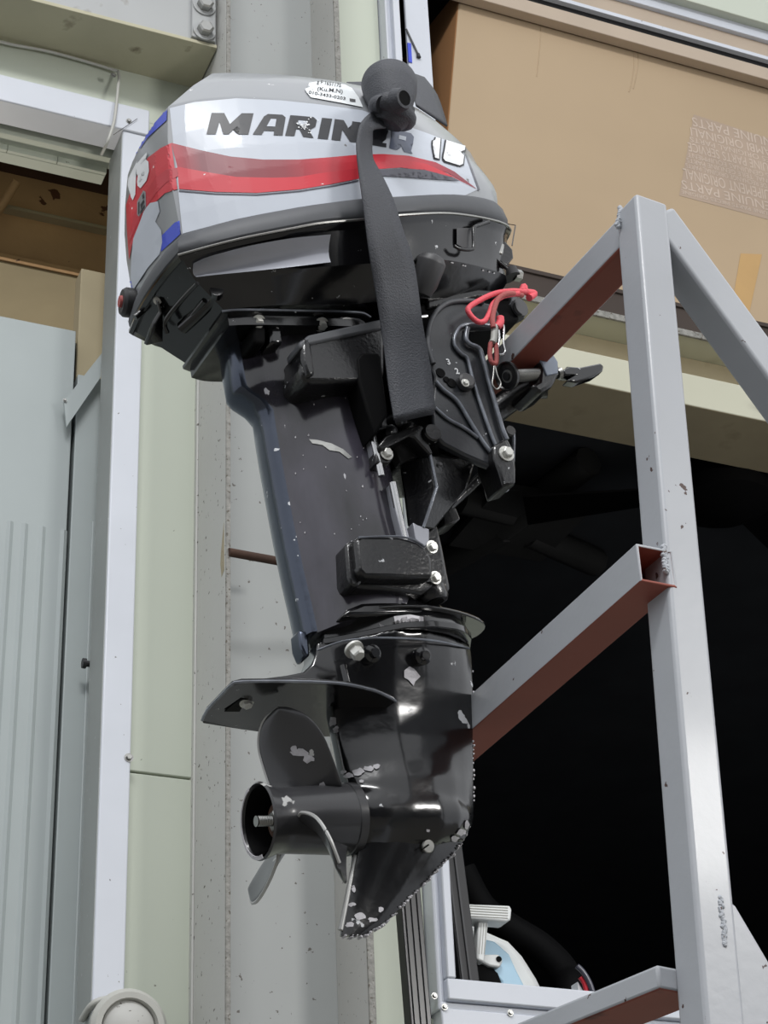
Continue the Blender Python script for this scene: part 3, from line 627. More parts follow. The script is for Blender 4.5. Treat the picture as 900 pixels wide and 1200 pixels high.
gA1 = [(0, 1), (.28, .12), (.40, 0), (.88, 0), (1, .12), (1, 1), (.70, 1), (.70, .80), (.36, .80), (.30, 1)]
gA2 = [(.42, .60), (.70, .60), (.70, .24), (.52, .24)]
gR = [(0, 1), (0, 0), (.85, 0), (1, .14), (1, .46), (.86, .60), (.78, .62), (1.04, 1), (.66, 1), (.46, .66), (.34, .66), (.34, 1)]
gRh = [(.34, .24), (.66, .24), (.66, .44), (.34, .44)]
gI = [(0, 0), (1, 0), (1, 1), (0, 1)]
gN = [(0, 1), (0, 0), (.34, 0), (.66, .52), (.66, 0), (1, 0), (1, 1), (.70, 1), (.34, .46), (.34, 1)]
gE = [(0, 0), (1, 0), (1, .2), (.4, .2), (.4, .4), (.95, .4), (.95, .6), (.4, .6), (.4, .8), (1, .8), (1, 1), (0, 1)]
for gl, x0, x1, hole, mm, sk in ((gM, 242, 291, None, 'ink', 6), (gA1, 296, 331, gA2, 'ink', 4), (gR, 334, 366, gRh, 'ink', 6), (gI, 372, 384, None, 'ink', 5), (gN, 388, 419, None, 'ink', 4), (gE, 426, 452, None, 'ink', 3), (gR, 456, 482, gRh, 'inkgrey', 3)):
    decal('letter', glyph(gl, x0, x1, sk), mm, .0011, maxlen=5)
    if hole: decal('letter_gap', glyph(hole, x0, x1, sk), 'silver', .0015, maxlen=5)
for _ in range(46):
    a = random.uniform(0, 6.3); r = abs(random.gauss(0, 7)); cx_, cy_ = 356+math.cos(a)*r, 148+math.sin(a)*r*.9; q = random.uniform(.5, 1.3)*(1.6 if r < 4 else 1)
    if 135 < cy_ < 160: decal('scuff', [(cx_-q, cy_), (cx_, cy_-q*.8), (cx_+q, cy_+.2), (cx_+.2, cy_+q*.8)], 'white', .0019)
# paper sticker with handwriting
decal('paper_sticker', [(362, 98), (372, 96.5), (404, 100), (412, 104), (420, 115), (425, 126.5), (400, 121.5), (364, 115), (359, 109), (357, 105), (360, 104), (367, 107)], 'sticker', .0012, maxlen=4)
def handtext(txt, p0, p1, h, m='ink', off=.0016, name='handwriting'):
    fv, ff = fontmesh(txt, 1., .01); W = max(p[0] for p in fv); bm = bmesh.new(); d = np.array(p1)-np.array(p0); nn = np.array((d[1], -d[0]))/np.linalg.norm(d)
    vs = [bm.verts.new((p0[0]+d[0]*p[0]/W+nn[0]*p[1]*h/.72, p0[1]+d[1]*p[0]/W+nn[1]*p[1]*h/.72, 0)) for p in fv]
    for q in ff:
        try: bm.faces.new([vs[i] for i in q])
        except ValueError: pass
    return _proj(name, bm, m, off, cowl, 8)
handtext('g F 1651175', (371, 99), (399, 103.5), 4.5)
handtext('(Ku.M.N)', (371, 107), (401, 110.5), 4.5)
handtext('010-3433-0203', (361, 110.8), (404, 118.5), 3.6)
decal('mark', [(409, 116.5), (416, 117.5), (416, 121), (409.5, 120)], 'grip', .0016)
# --- rubber seam band
G1 = [(211, 299, .078), (277, 281.7, .110), (350, 267, .130), (380, 261.5, .135), (424, 258, .137), (470, 252.5, .135), (532, 251, .116), (591, 264, .078)]
g1 = ring(G1, .02)
ga = [p+(q-p)*.04+np.array((0, 0, 0)) for p, q in zip(g0, g1)]
def out(r, k):
    res = []; n = len(r)
    for i in range(n):
        t = r[(i+1) % n]-r[i-1]; nn = np.array((t[1], -t[0], 0)); l = np.linalg.norm(nn)
        c = sum(r)/n; 
        if nn.dot(r[i]-c) < 0: nn = -nn
        res.append(r[i]+nn/max(l, 1e-6)*k)
    return res
mx = lambda t: [p+(q-p)*t for p, q in zip(g0, g1)]
v, f = loft([out(g0, -.004), out(g0, .002), out(mx(.15), .005), out(mx(.6), .0055), out(mx(.85), .003), out(g1, -.003)])
meshobj('seam_band', v, f, 'rubber', mo, smooth=40)['label'] = 'dark grey rubber band under the cowl'
# --- lower cowl
T1 = [(228, 328, .066), (307, 320, .098), (350, 315.5, .112), (387, 312, .12), (430, 309, .122), (490, 305, .12), (533, 306, .105), (592, 322, .06)]
T2 = [(262, 363, .058), (290, 360, .066), (320, 358, .072), (350, 357, .076), (400, 356, .078), (440, 354, .078), (490, 350, .07), (560, 350, .045)]
t1r = ring(T1, .018, aftbulge=.002); t2r = ring(T2, .015, aftbulge=.0)
v, f = loft([out(g1, -.006), out(g1, .003), [p+np.array((0, 0, -.004)) for p in out(g1, .0035)], [p+np.array((0, 0, -.008)) for p in out(g1, .000)], [p+(q-p)*.2 for p, q in zip(g1, t1r)], [p+(q-p)*.9 for p, q in zip(g1, t1r)], t1r, [p+(q-p)*.12 for p, q in zip(t1r, t2r)], [p+(q-p)*.9 for p, q in zip(t1r, t2r)], t2r, inset(t2r, .5)])
lc_ = meshobj('lower_cowl', v, f, 'black', mo, smooth=32); lc_['label'] = 'glossy black lower cowl'
# bright chipped rim line
tube('rim_edge', [p+np.array((0, .0, -.002)) for p in out(g1, .004)[:26]], .0016, 'steel', lc_, 6, 2)
# recessed side handle panel (shiny)
slab('side_panel', [(225, 312), (240, 304), (293, 290), (340, 281.5), (386, 277), (386, 309), (350, 313.5), (307, 319), (229, 327)], .121, .10, 'black', lc_, bevel=.004, smooth=None) if False else None
bvt = BVHTree.FromPolygons([Vector(map(float, p)) for p in v], f)
_old = bv; bv = bvt
M['panelrefl'] = mat('panel_painted_reflection', (150, 152, 160), .2, metal=.35, coat=.5, chips=.1, chipcol=(200, 200, 200), chipscale=80, bump=.35, bscale=30)  # pale grey base holds the panel's bright reflection
TP = [(225, 311, .082), (240, 304, .092), (265, 297, .105), (293, 290, .116), (340, 281.5, .128), (386, 277, .133)]; BP = [(229, 327, .071), (245, 325, .079), (270, 322.5, .091), (300, 319.5, .102), (345, 314.5, .115), (386, 309.5, .1235)]
tp_ = [Lp(*p)+np.array((0, .004, 0)) for p in TP]; bp_ = [Lp(*p)+np.array((0, .004, 0)) for p in BP]; tp_ = interp(tp_, 14); bp_ = interp(bp_, 14); vv_ = []; ff_ = []
for a_, b_ in zip(tp_, bp_):
    for t in (0, .12, .3, .5, .7, .88, 1): vv_.append(a_+(b_-a_)*t+np.array((0, -.006*math.sin(math.pi*t), 0)))
for i in range(13):
    for j in range(6): ff_.append((i*7+j, i*7+j+1, i*7+j+8, i*7+j+7))
sp2 = meshobj('side_panel', vv_, ff_, 'panelrefl', lc_, smooth=60)
sp2['label'] = 'recessed panel on the lower cowl side with a painted reflection'
for _ in range(16):
    u = random.uniform(390, 590); vv = 312+(-.02)*(u-390) if u < 520 else 305+(u-520)*.25
    decal('paint_chip', [(u-1.2, vv), (u, vv-1), (u+1.5, vv+.2), (u, vv+1)], 'white', .0012, par=lc_)
decal('vent_tab', [(533, 268), (553, 268), (555, 274), (555, 288), (551, 292), (540, 291), (533, 287)], 'grip', .0030, par=lc_)
bv = _old
tpx('tab_lip', [(532, 288, .118), (540, 292, .116), (552, 292.5, .112), (555, 288, .111), (555, 268, .112), (562, 264, .109), (573, 260, .104)], .0022, 'cast', lc_)
# aft underside details
def lu(u, v, uu): return Lp(u, v, uu, 2)
uu = t2r[0][2]+.012
tube('drain_rib', [lu(254, 340, uu+.006), lu(249, 352, uu+.004), lu(214, 384, uu)], .008, 'black', lc_, 10)
tube('drain_rib', [lu(240, 352, uu+.004), lu(212, 386, uu)], .004, 'black', lc_, 8)
tube('drain_rib', [lu(231, 332, uu+.014), lu(214, 350, uu+.014), lu(194, 376, uu+.008), lu(196, 390, uu)], .003, 'black', lc_, 8)
meshobj('latch_plate', [lu(184, 352, uu+.03), lu(187, 366, uu+.02), lu(180, 378, uu+.01), lu(170, 404, uu), lu(189, 400, uu), lu(189, 360, uu+.03)], [(0, 1, 2, 3, 4, 5)], 'black', lc_, solid=.006, bevel=.001)
lat('latch_bolt', lu(184.5, 352, uu+.034), ML@(C-O)-lu(184.5, 352, uu+.034), [(0, .005), (.003, .005), (.004, .003)], 'zinc', lc_, 12)
tube('latch_lip', [lu(158, 372, uu+.03), lu(176, 356, uu+.045), lu(194, 332, uu+.05), lu(206, 310, uu+.06), lu(216, 301, uu+.07)], .004, 'cast', lc_, 8)
# round port with red centre on the aft far side
rc = Lp(146, 354, -.075); 
rbut = lat('tell_tale_port', rc, (-1, -.1, .1), [(-.02, .018), (0, .018), (.004, .015), (.004, .008)], 'darkrub', mo)
lat('port_centre', rc+np.array((-.002, 0, 0)), (-1, -.1, .1), [(0, .008), (.005, .007)], 'pinkold', rbut)
# --- mounting flange
TF = [(262, 364, .060), (290, 363, .066), (350, 364, .066), (400, 365, .066), (425, 367, .062), (432, 374, .055)]
tf = ring(TF, .01, aftbulge=0); tf2 = [p+np.array((0, 0, -.018)) for p in inset(tf, .95)]
v, f = loft([out(tf, -.004), out(tf, .002), [p+np.array((0, 0, -.004)) for p in out(tf, .002)], [p+np.array((0, 0, -.006)) for p in inset(tf, .95)], tf2, inset(tf2, .4)])
fl = meshobj('mounting_flange', v, f, 'black', mo, smooth=35)
tube('flange_edge', [p+np.array((0, 0, -.002)) for p in out(tf, .003)[:20]], .0014, 'worn', fl, 6, 2)
for u, vv in ((302, 377), (376, 380)): bolt('flange_bolt', Lp(u, vv, .058), (0, .5, -.8), .0062, 'zinc', fl)
slab('bolt_pocket', [(296, 382), (312, 382), (312, 402), (297, 402)], .058, .02, 'blackhole', fl, bevel=.004)
slab('bolt_pocket', [(316, 382), (332, 382), (332, 403), (316, 403)], .056, .02, 'black', fl, bevel=.004)
# --- driveshaft housing (leg)
def section(pa, pf, prof, n=10):
    """aft point, fore point (local), prof: [(t, halfwidth)]"""
    ts = np.linspace(0, 1, n)
    wd = np.interp(ts, [q[0] for q in prof], [q[1] for q in prof]); near = []; far = []
    for t, w_ in zip(ts, wd): p = pa+(pf-pa)*t; near.append(np.array((p[0], w_, p[2]))); far.append(np.array((p[0], -w_, p[2])))
    return near+far[::-1]
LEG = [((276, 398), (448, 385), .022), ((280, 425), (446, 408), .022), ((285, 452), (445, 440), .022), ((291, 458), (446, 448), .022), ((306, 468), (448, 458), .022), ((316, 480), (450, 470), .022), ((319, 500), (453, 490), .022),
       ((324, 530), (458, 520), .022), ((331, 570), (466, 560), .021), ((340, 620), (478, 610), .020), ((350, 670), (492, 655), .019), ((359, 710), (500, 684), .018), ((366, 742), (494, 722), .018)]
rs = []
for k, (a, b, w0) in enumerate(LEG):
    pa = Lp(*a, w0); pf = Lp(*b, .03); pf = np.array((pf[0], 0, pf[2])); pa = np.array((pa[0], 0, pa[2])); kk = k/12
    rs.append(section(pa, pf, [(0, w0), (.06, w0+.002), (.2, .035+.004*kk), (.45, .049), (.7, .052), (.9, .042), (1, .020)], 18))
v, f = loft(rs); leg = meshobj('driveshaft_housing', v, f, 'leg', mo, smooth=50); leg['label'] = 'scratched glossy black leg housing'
# trailing strip faces (sky reflection put into the blue tone)
ed = []
for k, (a, b, w0) in enumerate(LEG):
    pa = Lp(*a, w0); ed.append(pa)
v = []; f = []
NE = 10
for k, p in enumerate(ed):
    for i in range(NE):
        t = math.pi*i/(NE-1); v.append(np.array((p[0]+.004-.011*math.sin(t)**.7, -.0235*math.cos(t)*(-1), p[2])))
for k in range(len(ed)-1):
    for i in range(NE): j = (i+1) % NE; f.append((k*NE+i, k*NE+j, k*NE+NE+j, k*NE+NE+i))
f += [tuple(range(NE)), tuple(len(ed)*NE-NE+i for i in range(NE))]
meshobj('trailing_edge', v, f, 'edgerefl', leg, smooth=40)
# surface scuffs on leg
def nearleg(u, v_, off=0):
    return Lp(u, v_, .05+off)
_old = bv; LV, LFc = loft(rs); bv = BVHTree.FromPolygons([Vector(map(float, p)) for p in LV], LFc)
decal('paint_chip', [(362, 515), (366, 520), (378, 522), (386, 528), (398, 530), (408, 538), (412, 536), (402, 527), (388, 520), (372, 516)], 'steel', .0010, par=leg, maxlen=4)
for _ in range(26):
    u = random.uniform(345, 430); vv = random.uniform(450, 640); q = random.uniform(.6, 1.6); decal('paint_chip', [(u-q, vv), (u, vv-q*1.5), (u+q*.6, vv), (u, vv+q)], 'chip', .0009, par=leg)
bv = _old
# --- upper mount cover
uc = slab('upper_mount_cover', [(352, 408), (362, 396), (440, 377), (452, 380), (452, 440), (430, 448), (362, 448), (352, 436)], .082, .03, 'cast', mo, .006, 3)
tpx('cover_edge', [(420, 630, .079), (467, 628.5, .079), (488, 634, .079), (498, 641, .079)], .0012, 'worn', mo, 6, 2)
slab('cover_lip', [(350, 401), (362, 392), (448, 373), (452, 384), (364, 403), (352, 409)], .086, .05, 'rubber', uc, .003)
slab('corner_post', [(352, 396), (366, 392), (371, 440), (360, 444), (354, 420)], .088, .06, 'bright', uc, .004) if False else slab('corner_post', [(353, 396), (364, 393), (370, 438), (361, 442), (354, 420)], .086, .06, 'cast', uc, .004)
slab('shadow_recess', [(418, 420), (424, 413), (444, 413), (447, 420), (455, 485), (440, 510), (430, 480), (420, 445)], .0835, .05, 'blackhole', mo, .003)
# chrome strips / shift rod
rodp = tpx('shift_rod', [(424, 452, .070), (431, 490, .068), (440, 525, .066), (447, 558, .064)], .0042, 'chrome', mo, 10, 4)
tpx('shift_rod', [(460, 566, .06), (467, 600, .058), (474, 634, .056)], .0045, 'chrome', mo, 10, 4)
slab('rod_guard', [(422, 452), (428, 452), (438, 498), (447, 540), (441, 545), (431, 498)], .064, .045, 'bright', mo, .001)
slab('rod_guard', [(458, 566), (464, 566), (472, 600), (480, 630), (472, 632), (464, 600)], .060, .045, 'bright', mo, .001)
# --- swivel bracket
def facet(name, P_, Fc, m, par=mo, **k): return meshobj(name, [Lp(*p) for p in P_], Fc, m, par, **k)
sw = facet('swivel_bracket', [(468, 542, .035), (503, 533, .07), (557, 538, .05), (474, 585, .035), (511, 571, .07), (547, 573, .05), (478, 618, .03), (495, 619, .055), (508, 621, .045),
    (468, 542, -.05), (557, 538, -.05), (547, 573, -.05), (508, 621, -.05), (478, 618, -.05)],
    [(0, 1, 4, 3), (1, 2, 5, 4), (3, 4, 7, 6), (4, 5, 8, 7), (0, 9, 10, 2, 1), (2, 10, 11, 5), (5, 11, 12, 8), (6, 7, 8, 12, 13), (0, 3, 6, 13, 9), (9, 13, 12, 11, 10)], 'cast', bevel=.0025)
sw['label'] = 'angular black swivel bracket casting'
slab('bracket_box', [(512, 511), (520, 508), (558, 518), (558, 537), (516, 534)], .052, -.05, 'cast', sw)
tpx('ridge', [(504, 533, .0715), (512, 571, .0715), (496, 618, .057)], .0020, 'worn', sw, 8, 0)
lat('pivot_cap', Lp(507, 507, .08), (0, 1, 0), [(-.06, .0115), (0, .0115), (.002, .010), (.002, .008)], 'cast', sw, 24)
slab('link_arm', [(443, 522), (452, 511), (490, 497), (497, 500), (497, 508), (508, 531), (504, 533), (486, 513), (480, 511), (455, 524), (447, 528)], .075, .055, 'cast', sw, .002)
slab('inner_plate', [(462, 524), (486, 512), (503, 532), (470, 542)], .045, .03, 'grip', sw, .001)
bolt('link_bolt', Lp(453, 532, .070), (0, 1, 0), .0055, 'zinc', sw)
slab('bolt_lug', [(440, 528), (458, 524), (461, 538), (455, 543), (441, 543)], .069, .05, 'cast', sw, .002)
for u, vv in ((457, 508), (467, 493), (480, 505)): lat('washer', Lp(u, vv, .055), (0.2, 1, -.3), [(-.01, .010), (.004, .010), (.006, .006)], 'cast', sw, 16)
for u, vv in ((516, 544), (551, 546)): lat('rivet', Lp(u, vv, .068 if u < 530 else .053), (0, 1, 0), [(0, .0032), (.0012, .002)], 'grip', sw, 10)
# chipped lower end
slab('swivel_tube', [(503, 618), (513, 611), (520, 640), (526, 672), (530, 690), (522, 698), (503, 700), (486, 640), (490, 616)], .045, -.02, 'cast', mo, .006, 3)
slab('bare_patch', [(484, 612), (489, 615), (503, 620), (503, 638), (497, 640), (487, 632)], .0575, .04, 'bright', mo, .001)
lat('tube_end', Lp(509, 706, .045), (-.15, 0, 1), [(0, .016), (.004, .018), (.016, .018), (.018, .012)], 'cast', mo, 24)
lat('tube_bore', Lp(509, 706, .045)-np.array((-.0003, 0, .001)), (-.15, 0, 1), [(0, .011), (.001, .011)], 'blackhole', mo, 20)
slab('side_lug', [(518, 602), (524, 597), (534, 594), (540, 608), (533, 613), (521, 616)], .0, -.03, 'cast', mo, .002)
# --- lower mount cover
lm = slab('lower_mount_cover', [(416, 632), (422, 627), (467, 628), (488, 634), (499, 642), (507, 654), (508, 676), (480, 677), (428, 676), (420, 668)], .078, .03, 'cast', mo, .005, 3)
slab('cover_flange', [(405, 638), (410, 634), (418, 632), (426, 680), (420, 687), (412, 686), (408, 676)], .066, .03, 'cast', lm, .003)
slab('cover_base', [(412, 676), (428, 677), (507, 678), (512, 686), (495, 696), (450, 690), (416, 688)], .062, .03, 'cast', lm, .004)
for u, vv in ((506, 641), (510, 677)): bolt('cover_bolt', Lp(u, vv, .066), (.1, 1, -.2), .0052, 'zinc', lm)
# --- clamp bracket
CB = [(501, 420), (500, 400), (502, 384), (508, 370), (518, 359), (532, 353), (560, 352), (580, 357), (586, 368), (584, 382), (552, 384), (546, 392), (548, 402), (562, 408), (568, 424), (575, 446), (585, 480), (594, 512), (603, 528), (605, 550), (604, 568), (592, 573), (583, 556), (575, 546), (545, 533), (520, 520), (508, 508), (507, 470), (510, 440)]
M['bracket'] = mat('bracket_grey_black', (40, 42, 46), .32, coat=.25, chips=.2, chipscale=80, bump=.15, bscale=200)
cbk = slab('clamp_bracket', CB, .078, .066, 'bracket', mo, .003); cbk['label'] = 'near black clamp bracket with tilt numbers'
rel = 'grip'
tpx('rim', [(508, 426, .080), (502, 405, .080), (503, 384, .080), (511, 366, .080), (525, 355, .080), (545, 352.5, .080), (566, 354, .080)], .0032, 'rubber', cbk)
tpx('rib', [(574, 381, .081), (552, 380, .081), (540, 383, .081), (533, 394, .081), (533, 405, .081), (541, 415, .081), (548, 421, .081), (554, 445, .081), (566, 482, .081), (579, 518, .081), (590, 538, .081)], .0024, 'worn', cbk)
tpx('rib', [(548, 384, .083), (546, 396, .083), (550, 403, .083), (561, 408, .083), (566, 420, .083), (576, 458, .083), (588, 500, .083), (594, 515, .083)], .0030, 'worn', cbk)
tpx('rib', [(511, 447, .081), (520, 457, .081), (536, 470, .081), (552, 496, .081), (566, 518, .081), (577, 532, .081)], .0026, 'worn', cbk)
tpx('rib', [(510, 478, .08), (525, 491, .08), (545, 502, .08), (560, 513, .08)], .0022, 'worn', cbk)
slab('foot', [(578, 522), (592, 513), (601, 530), (605, 550), (605, 566), (590, 570), (585, 552), (578, 536)], .090, .05, 'cast', cbk, .003)
bolt('foot_bolt', Lp(593, 532, .090), (0, 1, 0), .0068, 'zinc', cbk)
lat('adjust_knob', Lp(544, 450, .079), (0, 1, 0), [(0, .0105), (.008, .0105), (.010, .008)], 'grip', cbk, 24)
bolt('knob_bolt', Lp(545, 449, .089), (0, 1, 0), .0036, 'zinc', cbk)
for u, vv, r_ in ((516, 437, .0062), (523, 445, .0040), (529, 449, .0062)): lat('tilt_hole', Lp(u, vv, .0785), (0, 1, 0), [(0, r_), (.0010, r_)], 'blackhole', cbk, 20)
def flattext(txt, u, v_, h, s, m, par, name, rot=0):
    fv, ff = fontmesh(txt, h, h*.03); p = Lp(u, v_, s); ca, sa = math.cos(rot), math.sin(rot)
    return meshobj(name, [p+np.array((q[0]*ca-q[1]*sa, 0, q[0]*sa+q[1]*ca)) for q in fv], ff, m, par)
flattext('3', 524.5, 427, .011, .0788, 'white', cbk, 'number', .15); flattext('2', 534.5, 438, .011, .0788, 'white', cbk, 'number', .15)
# far bracket plate
slab('far_clamp_bracket', CB, -.066, -.078, 'cast', mo, .003)
# loop with eye at foot
tpx('tie_loop', [(586, 522, .02), (592, 505, .02), (600, 502, .02), (602, 515, .02), (601, 545, .02)], .0022, 'worn', mo)
lat('loop_eye', Lp(597, 506, .022), (0, 1, 0), [(0, .0065), (.004, .0065)], 'grip', mo, 16)
tpx('tie_loop', [(572, 562, .02), (572, 571, .02), (582, 576, .02), (594, 575, .02), (598, 565, .02)], .0016, 'worn', mo)
tpx('thrust_rod', [(525, 595, -.02), (550, 572, -.02), (573, 548, .0)], .006, 'cast', mo, 10, 0)
lat('thrust_eye', Lp(586, 563, .04), (0, 1, 0), [(0, .010), (.012, .010)], 'cast', mo, 20)
# tilt tube nut
lat('tilt_tube_nut', Lp(606, 361, .05), (0.25, 1, -.1), [(-.06, .0165), (0, .0165), (.003, .015)], 'rubber', mo, 6)
lat('tilt_tube_end', Lp(607, 362, .054), (0.25, 1, -.1), [(0, .012), (.006, .012), (.0062, .0095)], 'grip', mo, 24)
lat('tilt_tube_bore', Lp(607, 362, .0605), (0.25, 1, -.1), [(0, .0088), (.0006, .0088)], 'blackhole', mo, 24)
# clamp jaw and screw
slab('clamp_jaw', [(622, 407), (634, 394), (638, 397), (655, 424), (656, 438), (648, 452), (634, 460), (622, 452), (632, 446), (634, 425)], .10, .05, 'cast', mo, .004)
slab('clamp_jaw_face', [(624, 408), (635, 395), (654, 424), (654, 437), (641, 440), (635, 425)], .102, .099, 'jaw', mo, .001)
tpx('jaw_back', [(560, 500, .03), (590, 474, .04), (620, 455, .06), (640, 452, .07)], .016, 'cast', mo, 12)
scr = ML.T
p_ = Lp(594, 441, .10); p2 = Lp(634, 439, .09); dsc = nz(p2-p_); Ls = np.linalg.norm(p2-p_)
prof = [(0, .0078)]
k = .006
while k < Ls-.001: prof += [(k, .0080), (k+.0008, .0068), (k+.0016, .0080)]; k += .0018
lat('clamp_screw', p_, dsc, prof+[(Ls, .008)], 'steel', mo, 20, 50)
lat('clamp_pad', p_, -dsc, [(-.004, .010), (-.003, .0175), (.001, .018), (.0015, .0165), (-.001, .015), (-.001, .006), (.002, .005)], 'cast', mo, 28)
h0 = Lp(656, 438, .088); h1 = Lp(706, 432, .09); hd = nz(h1-h0)
hn = lat('clamp_handle', h0, hd, [(-.004, .006), (0, .008), (.004, .0045), (.010, .0045), (.013, .0075), (.018, .006)], 'steel', mo, 16)
hv = [(660, 433), (667, 429), (680, 430), (704, 425), (708, 429), (707, 434), (697, 441), (676, 448), (664, 446), (672, 440), (662, 440)]
slab('handle_wing', hv, .096, .082, 'black', hn, .003)
# front latch and cables on the lower cowl
slab('front_latch', [(577, 276), (590, 280), (601, 292), (602, 302), (594, 312), (580, 302), (575, 290)], .07, .04, 'cast', lc_, .002)
slab('latch_lever', [(581, 281), (592, 286), (590, 298), (583, 296)], .074, .07, 'steel', lc_, .002)
tpx('latch_frame', [(572, 268, .075), (576, 300, .073), (594, 315, .07)], .0022, 'cast', lc_, 8, 0)
tpx('latch_frame', [(576, 268, .075), (580, 302, .073)], .0014, 'steel', lc_, 8, 0)
tpx('wire_loop', [(592, 262, .05), (604, 264, .05), (600, 288, .05)], .0008, 'darkrub', lc_, 6, 0)
tpx('steering_boss', [(594, 318, .03), (598, 326, .03)], .014, 'darkrub', lc_, 12, 0)
lat('cable_nut', Lp(603, 322, .03), (1, 0, -.1), [(0, .008), (.009, .008), (.010, .006)], 'steel', lc_, 6)
# grey grommet / tiller stub
b0 = Lp(507, 303, .125); b1 = Lp(493, 345, .10)
lat('grip_stub', b1, b0-b1, [(0, .012), (.012, .016), (.040, .018), (np.linalg.norm(b0-b1)*.93, .0175), (np.linalg.norm(b0-b1)+.003, .013), (np.linalg.norm(b0-b1)+.006, .004)], 'grip', mo, 28)
tpx('fuel_line', [(492, 372, .08), (500, 371, .08)], .003, 'chrome', mo, 8, 0)
slab('upper_yoke', [(452, 378), (500, 352), (560, 340), (600, 345), (610, 375), (560, 385), (520, 420), (512, 470), (470, 480), (452, 440)], .055, -.06, 'blackhole', mo, .004)
slab('yoke_rib', [(500, 350), (560, 338), (600, 342), (600, 350), (560, 348), (502, 362)], .06, -.06, 'cast', mo, .003)
slab('steering_yoke', [(430, 450), (500, 440), (512, 500), (560, 520), (540, 545), (470, 545), (450, 520)], .035, -.05, 'cast', mo, .004)
# --- lower band, splash plate
def disc(pxs, s_of, th, name, m, par=mo, inner=None):
    pass
UB = [(0, (400, 716)), ]
# housing bottom band: section loft with wider profile
def bandring(aft, fore, wmax, ea=.018, n=18):
    pa = Lp(*aft, 0); pf = Lp(*fore, 0); return section(pa, pf, [(0, ea), (.15, ea+.012), (.4, wmax*.95), (.6, wmax), (.8, wmax*.85), (.93, wmax*.5), (1, .004)], n)
r0 = bandring((370, 727), (541, 736), .050); r1 = bandring((372, 757), (548, 752), .056)
v, f = loft([bandring((368, 705), (486, 694), .040), bandring((370, 722), (496, 714), .046), r0, r1]); bnd = meshobj('lower_housing_band', v, f, 'black', mo, smooth=40)
pc_ = Lp(470, 722, 0)[2]
# splash plate: thin rounded disc at constant u
up = Lp(470, 718, .055)[2]
pf = Lp(566, 741, .0, 1); 
def plate(name, pts, th, m, par=mo, bevel=.0015, solidz=True):
    n = len(pts); v = [np.array(p) for p in pts]+[np.array(p)+np.array((0, 0, th)) for p in pts]
    return meshobj(name, v, [tuple(range(n)), tuple(range(n, 2*n))]+[(i, (i+1) % n, n+(i+1) % n, n+i) for i in range(n)], m, par, bevel=bevel)
a_f = Lp(565, 742, 0)[0]; zf = Lp(565, 742, 0)[2]; a_b = Lp(388, 722, .03)[0]; zbk = Lp(388, 722, .03)[2]
pts = []
for k in range(40):
    th = 2*math.pi*k/40; ca, sa = math.cos(th), math.sin(th); t = (ca+1)/2; a = a_b+(a_f-a_b)*t; w_ = .060*abs(sa)**.8*(1 if sa > 0 else -1)*(1-.25*max(0, ca)); pts.append((a, w_, zbk+(zf-zbk)*t))
plate('splash_plate', pts, .004, 'black')
slab('housing_fillet', [(400, 722), (408, 713), (425, 706), (470, 704), (495, 710), (500, 720)], .052, .0, 'black', bnd, .006, 3)
# flange lip between housing and gearcase
r2 = bandring((370, 756), (549, 752), .060); r3 = bandring((371, 763), (550, 760), .060)
v, f = loft([r2, r3]); meshobj('joint_lip', v, f, 'black', mo, bevel=.001, smooth=30)
_old = bv; bb, bf = loft([bandring((368, 705), (486, 694), .040), bandring((370, 722), (496, 714), .046), r0, r1]); bv = BVHTree.FromPolygons([Vector(map(float, p)) for p in bb], bf)
decal('paint_chip', [(461, 726), (478, 724), (494, 727), (497, 734), (496, 742), (486, 739), (478, 742), (467, 738), (462, 732)], 'chip', .006, par=bnd)
decal('paint_chip', [(444, 731), (450, 734), (453, 739), (447, 736)], 'chip', .001, par=bnd)
bv = _old
# --- gearcase: strut + torpedo fused with voxel remesh
GS = [((373, 762), (551, 760), .054, .020), ((378, 790), (553, 784), .046, .018), ((382, 812), (554, 810), .038, .016), ((386, 840), (554, 838), .032, .014), ((393, 875), (554, 870), .029, .013), ((399, 905), (555, 900), .033, .014), ((403, 925), (555, 922), .038, .020), ((408, 950), (555, 950), .040, .026), ((412, 975), (552, 968), .036, .022), ((415, 995), (543, 988), .024, .012)]
rs = []
for a, b, wm, ea in GS:
    pa = Lp(*a, 0); pf = Lp(*b, 0); rs.append(section(pa, pf, [(0, ea*.6), (.03, ea), (.15, ea+(wm-ea)*.55), (.35, wm), (.55, wm*.95), (.75, wm*.7), (.9, wm*.38), (1, .003)], 26))
sv, sf = loft(rs)
ax0 = Lp(415, 960, 0); nose = Lp(553, 948, 0); nose[1] = 0
dax = np.array((1., 0, 0)); 
ax0 = np.array((ax0[0], 0, ax0[2])); LT = nose[0]-ax0[0]
tv, tff = lathe(ax0, dax, [(-.002, .034), (.02, .0385), (.05, .0405), (.085, .039), (LT-.035, .030), (LT-.015, .017), (LT-.004, .007), (LT, .001)], 40)
me_v = sv+tv; me_f = sf+[tuple(i+len(sv) for i in q) for q in tff]
gc = meshobj('gearcase', me_v, me_f, 'blackworn', mo)
md = gc.modifiers.new('r', 'REMESH'); md.mode = 'VOXEL'; md.voxel_size = .0022; md.use_smooth_shade = True
md = gc.modifiers.new('s', 'SMOOTH'); md.iterations = 14; md.factor = .6
gc['label'] = 'chipped black gearcase'
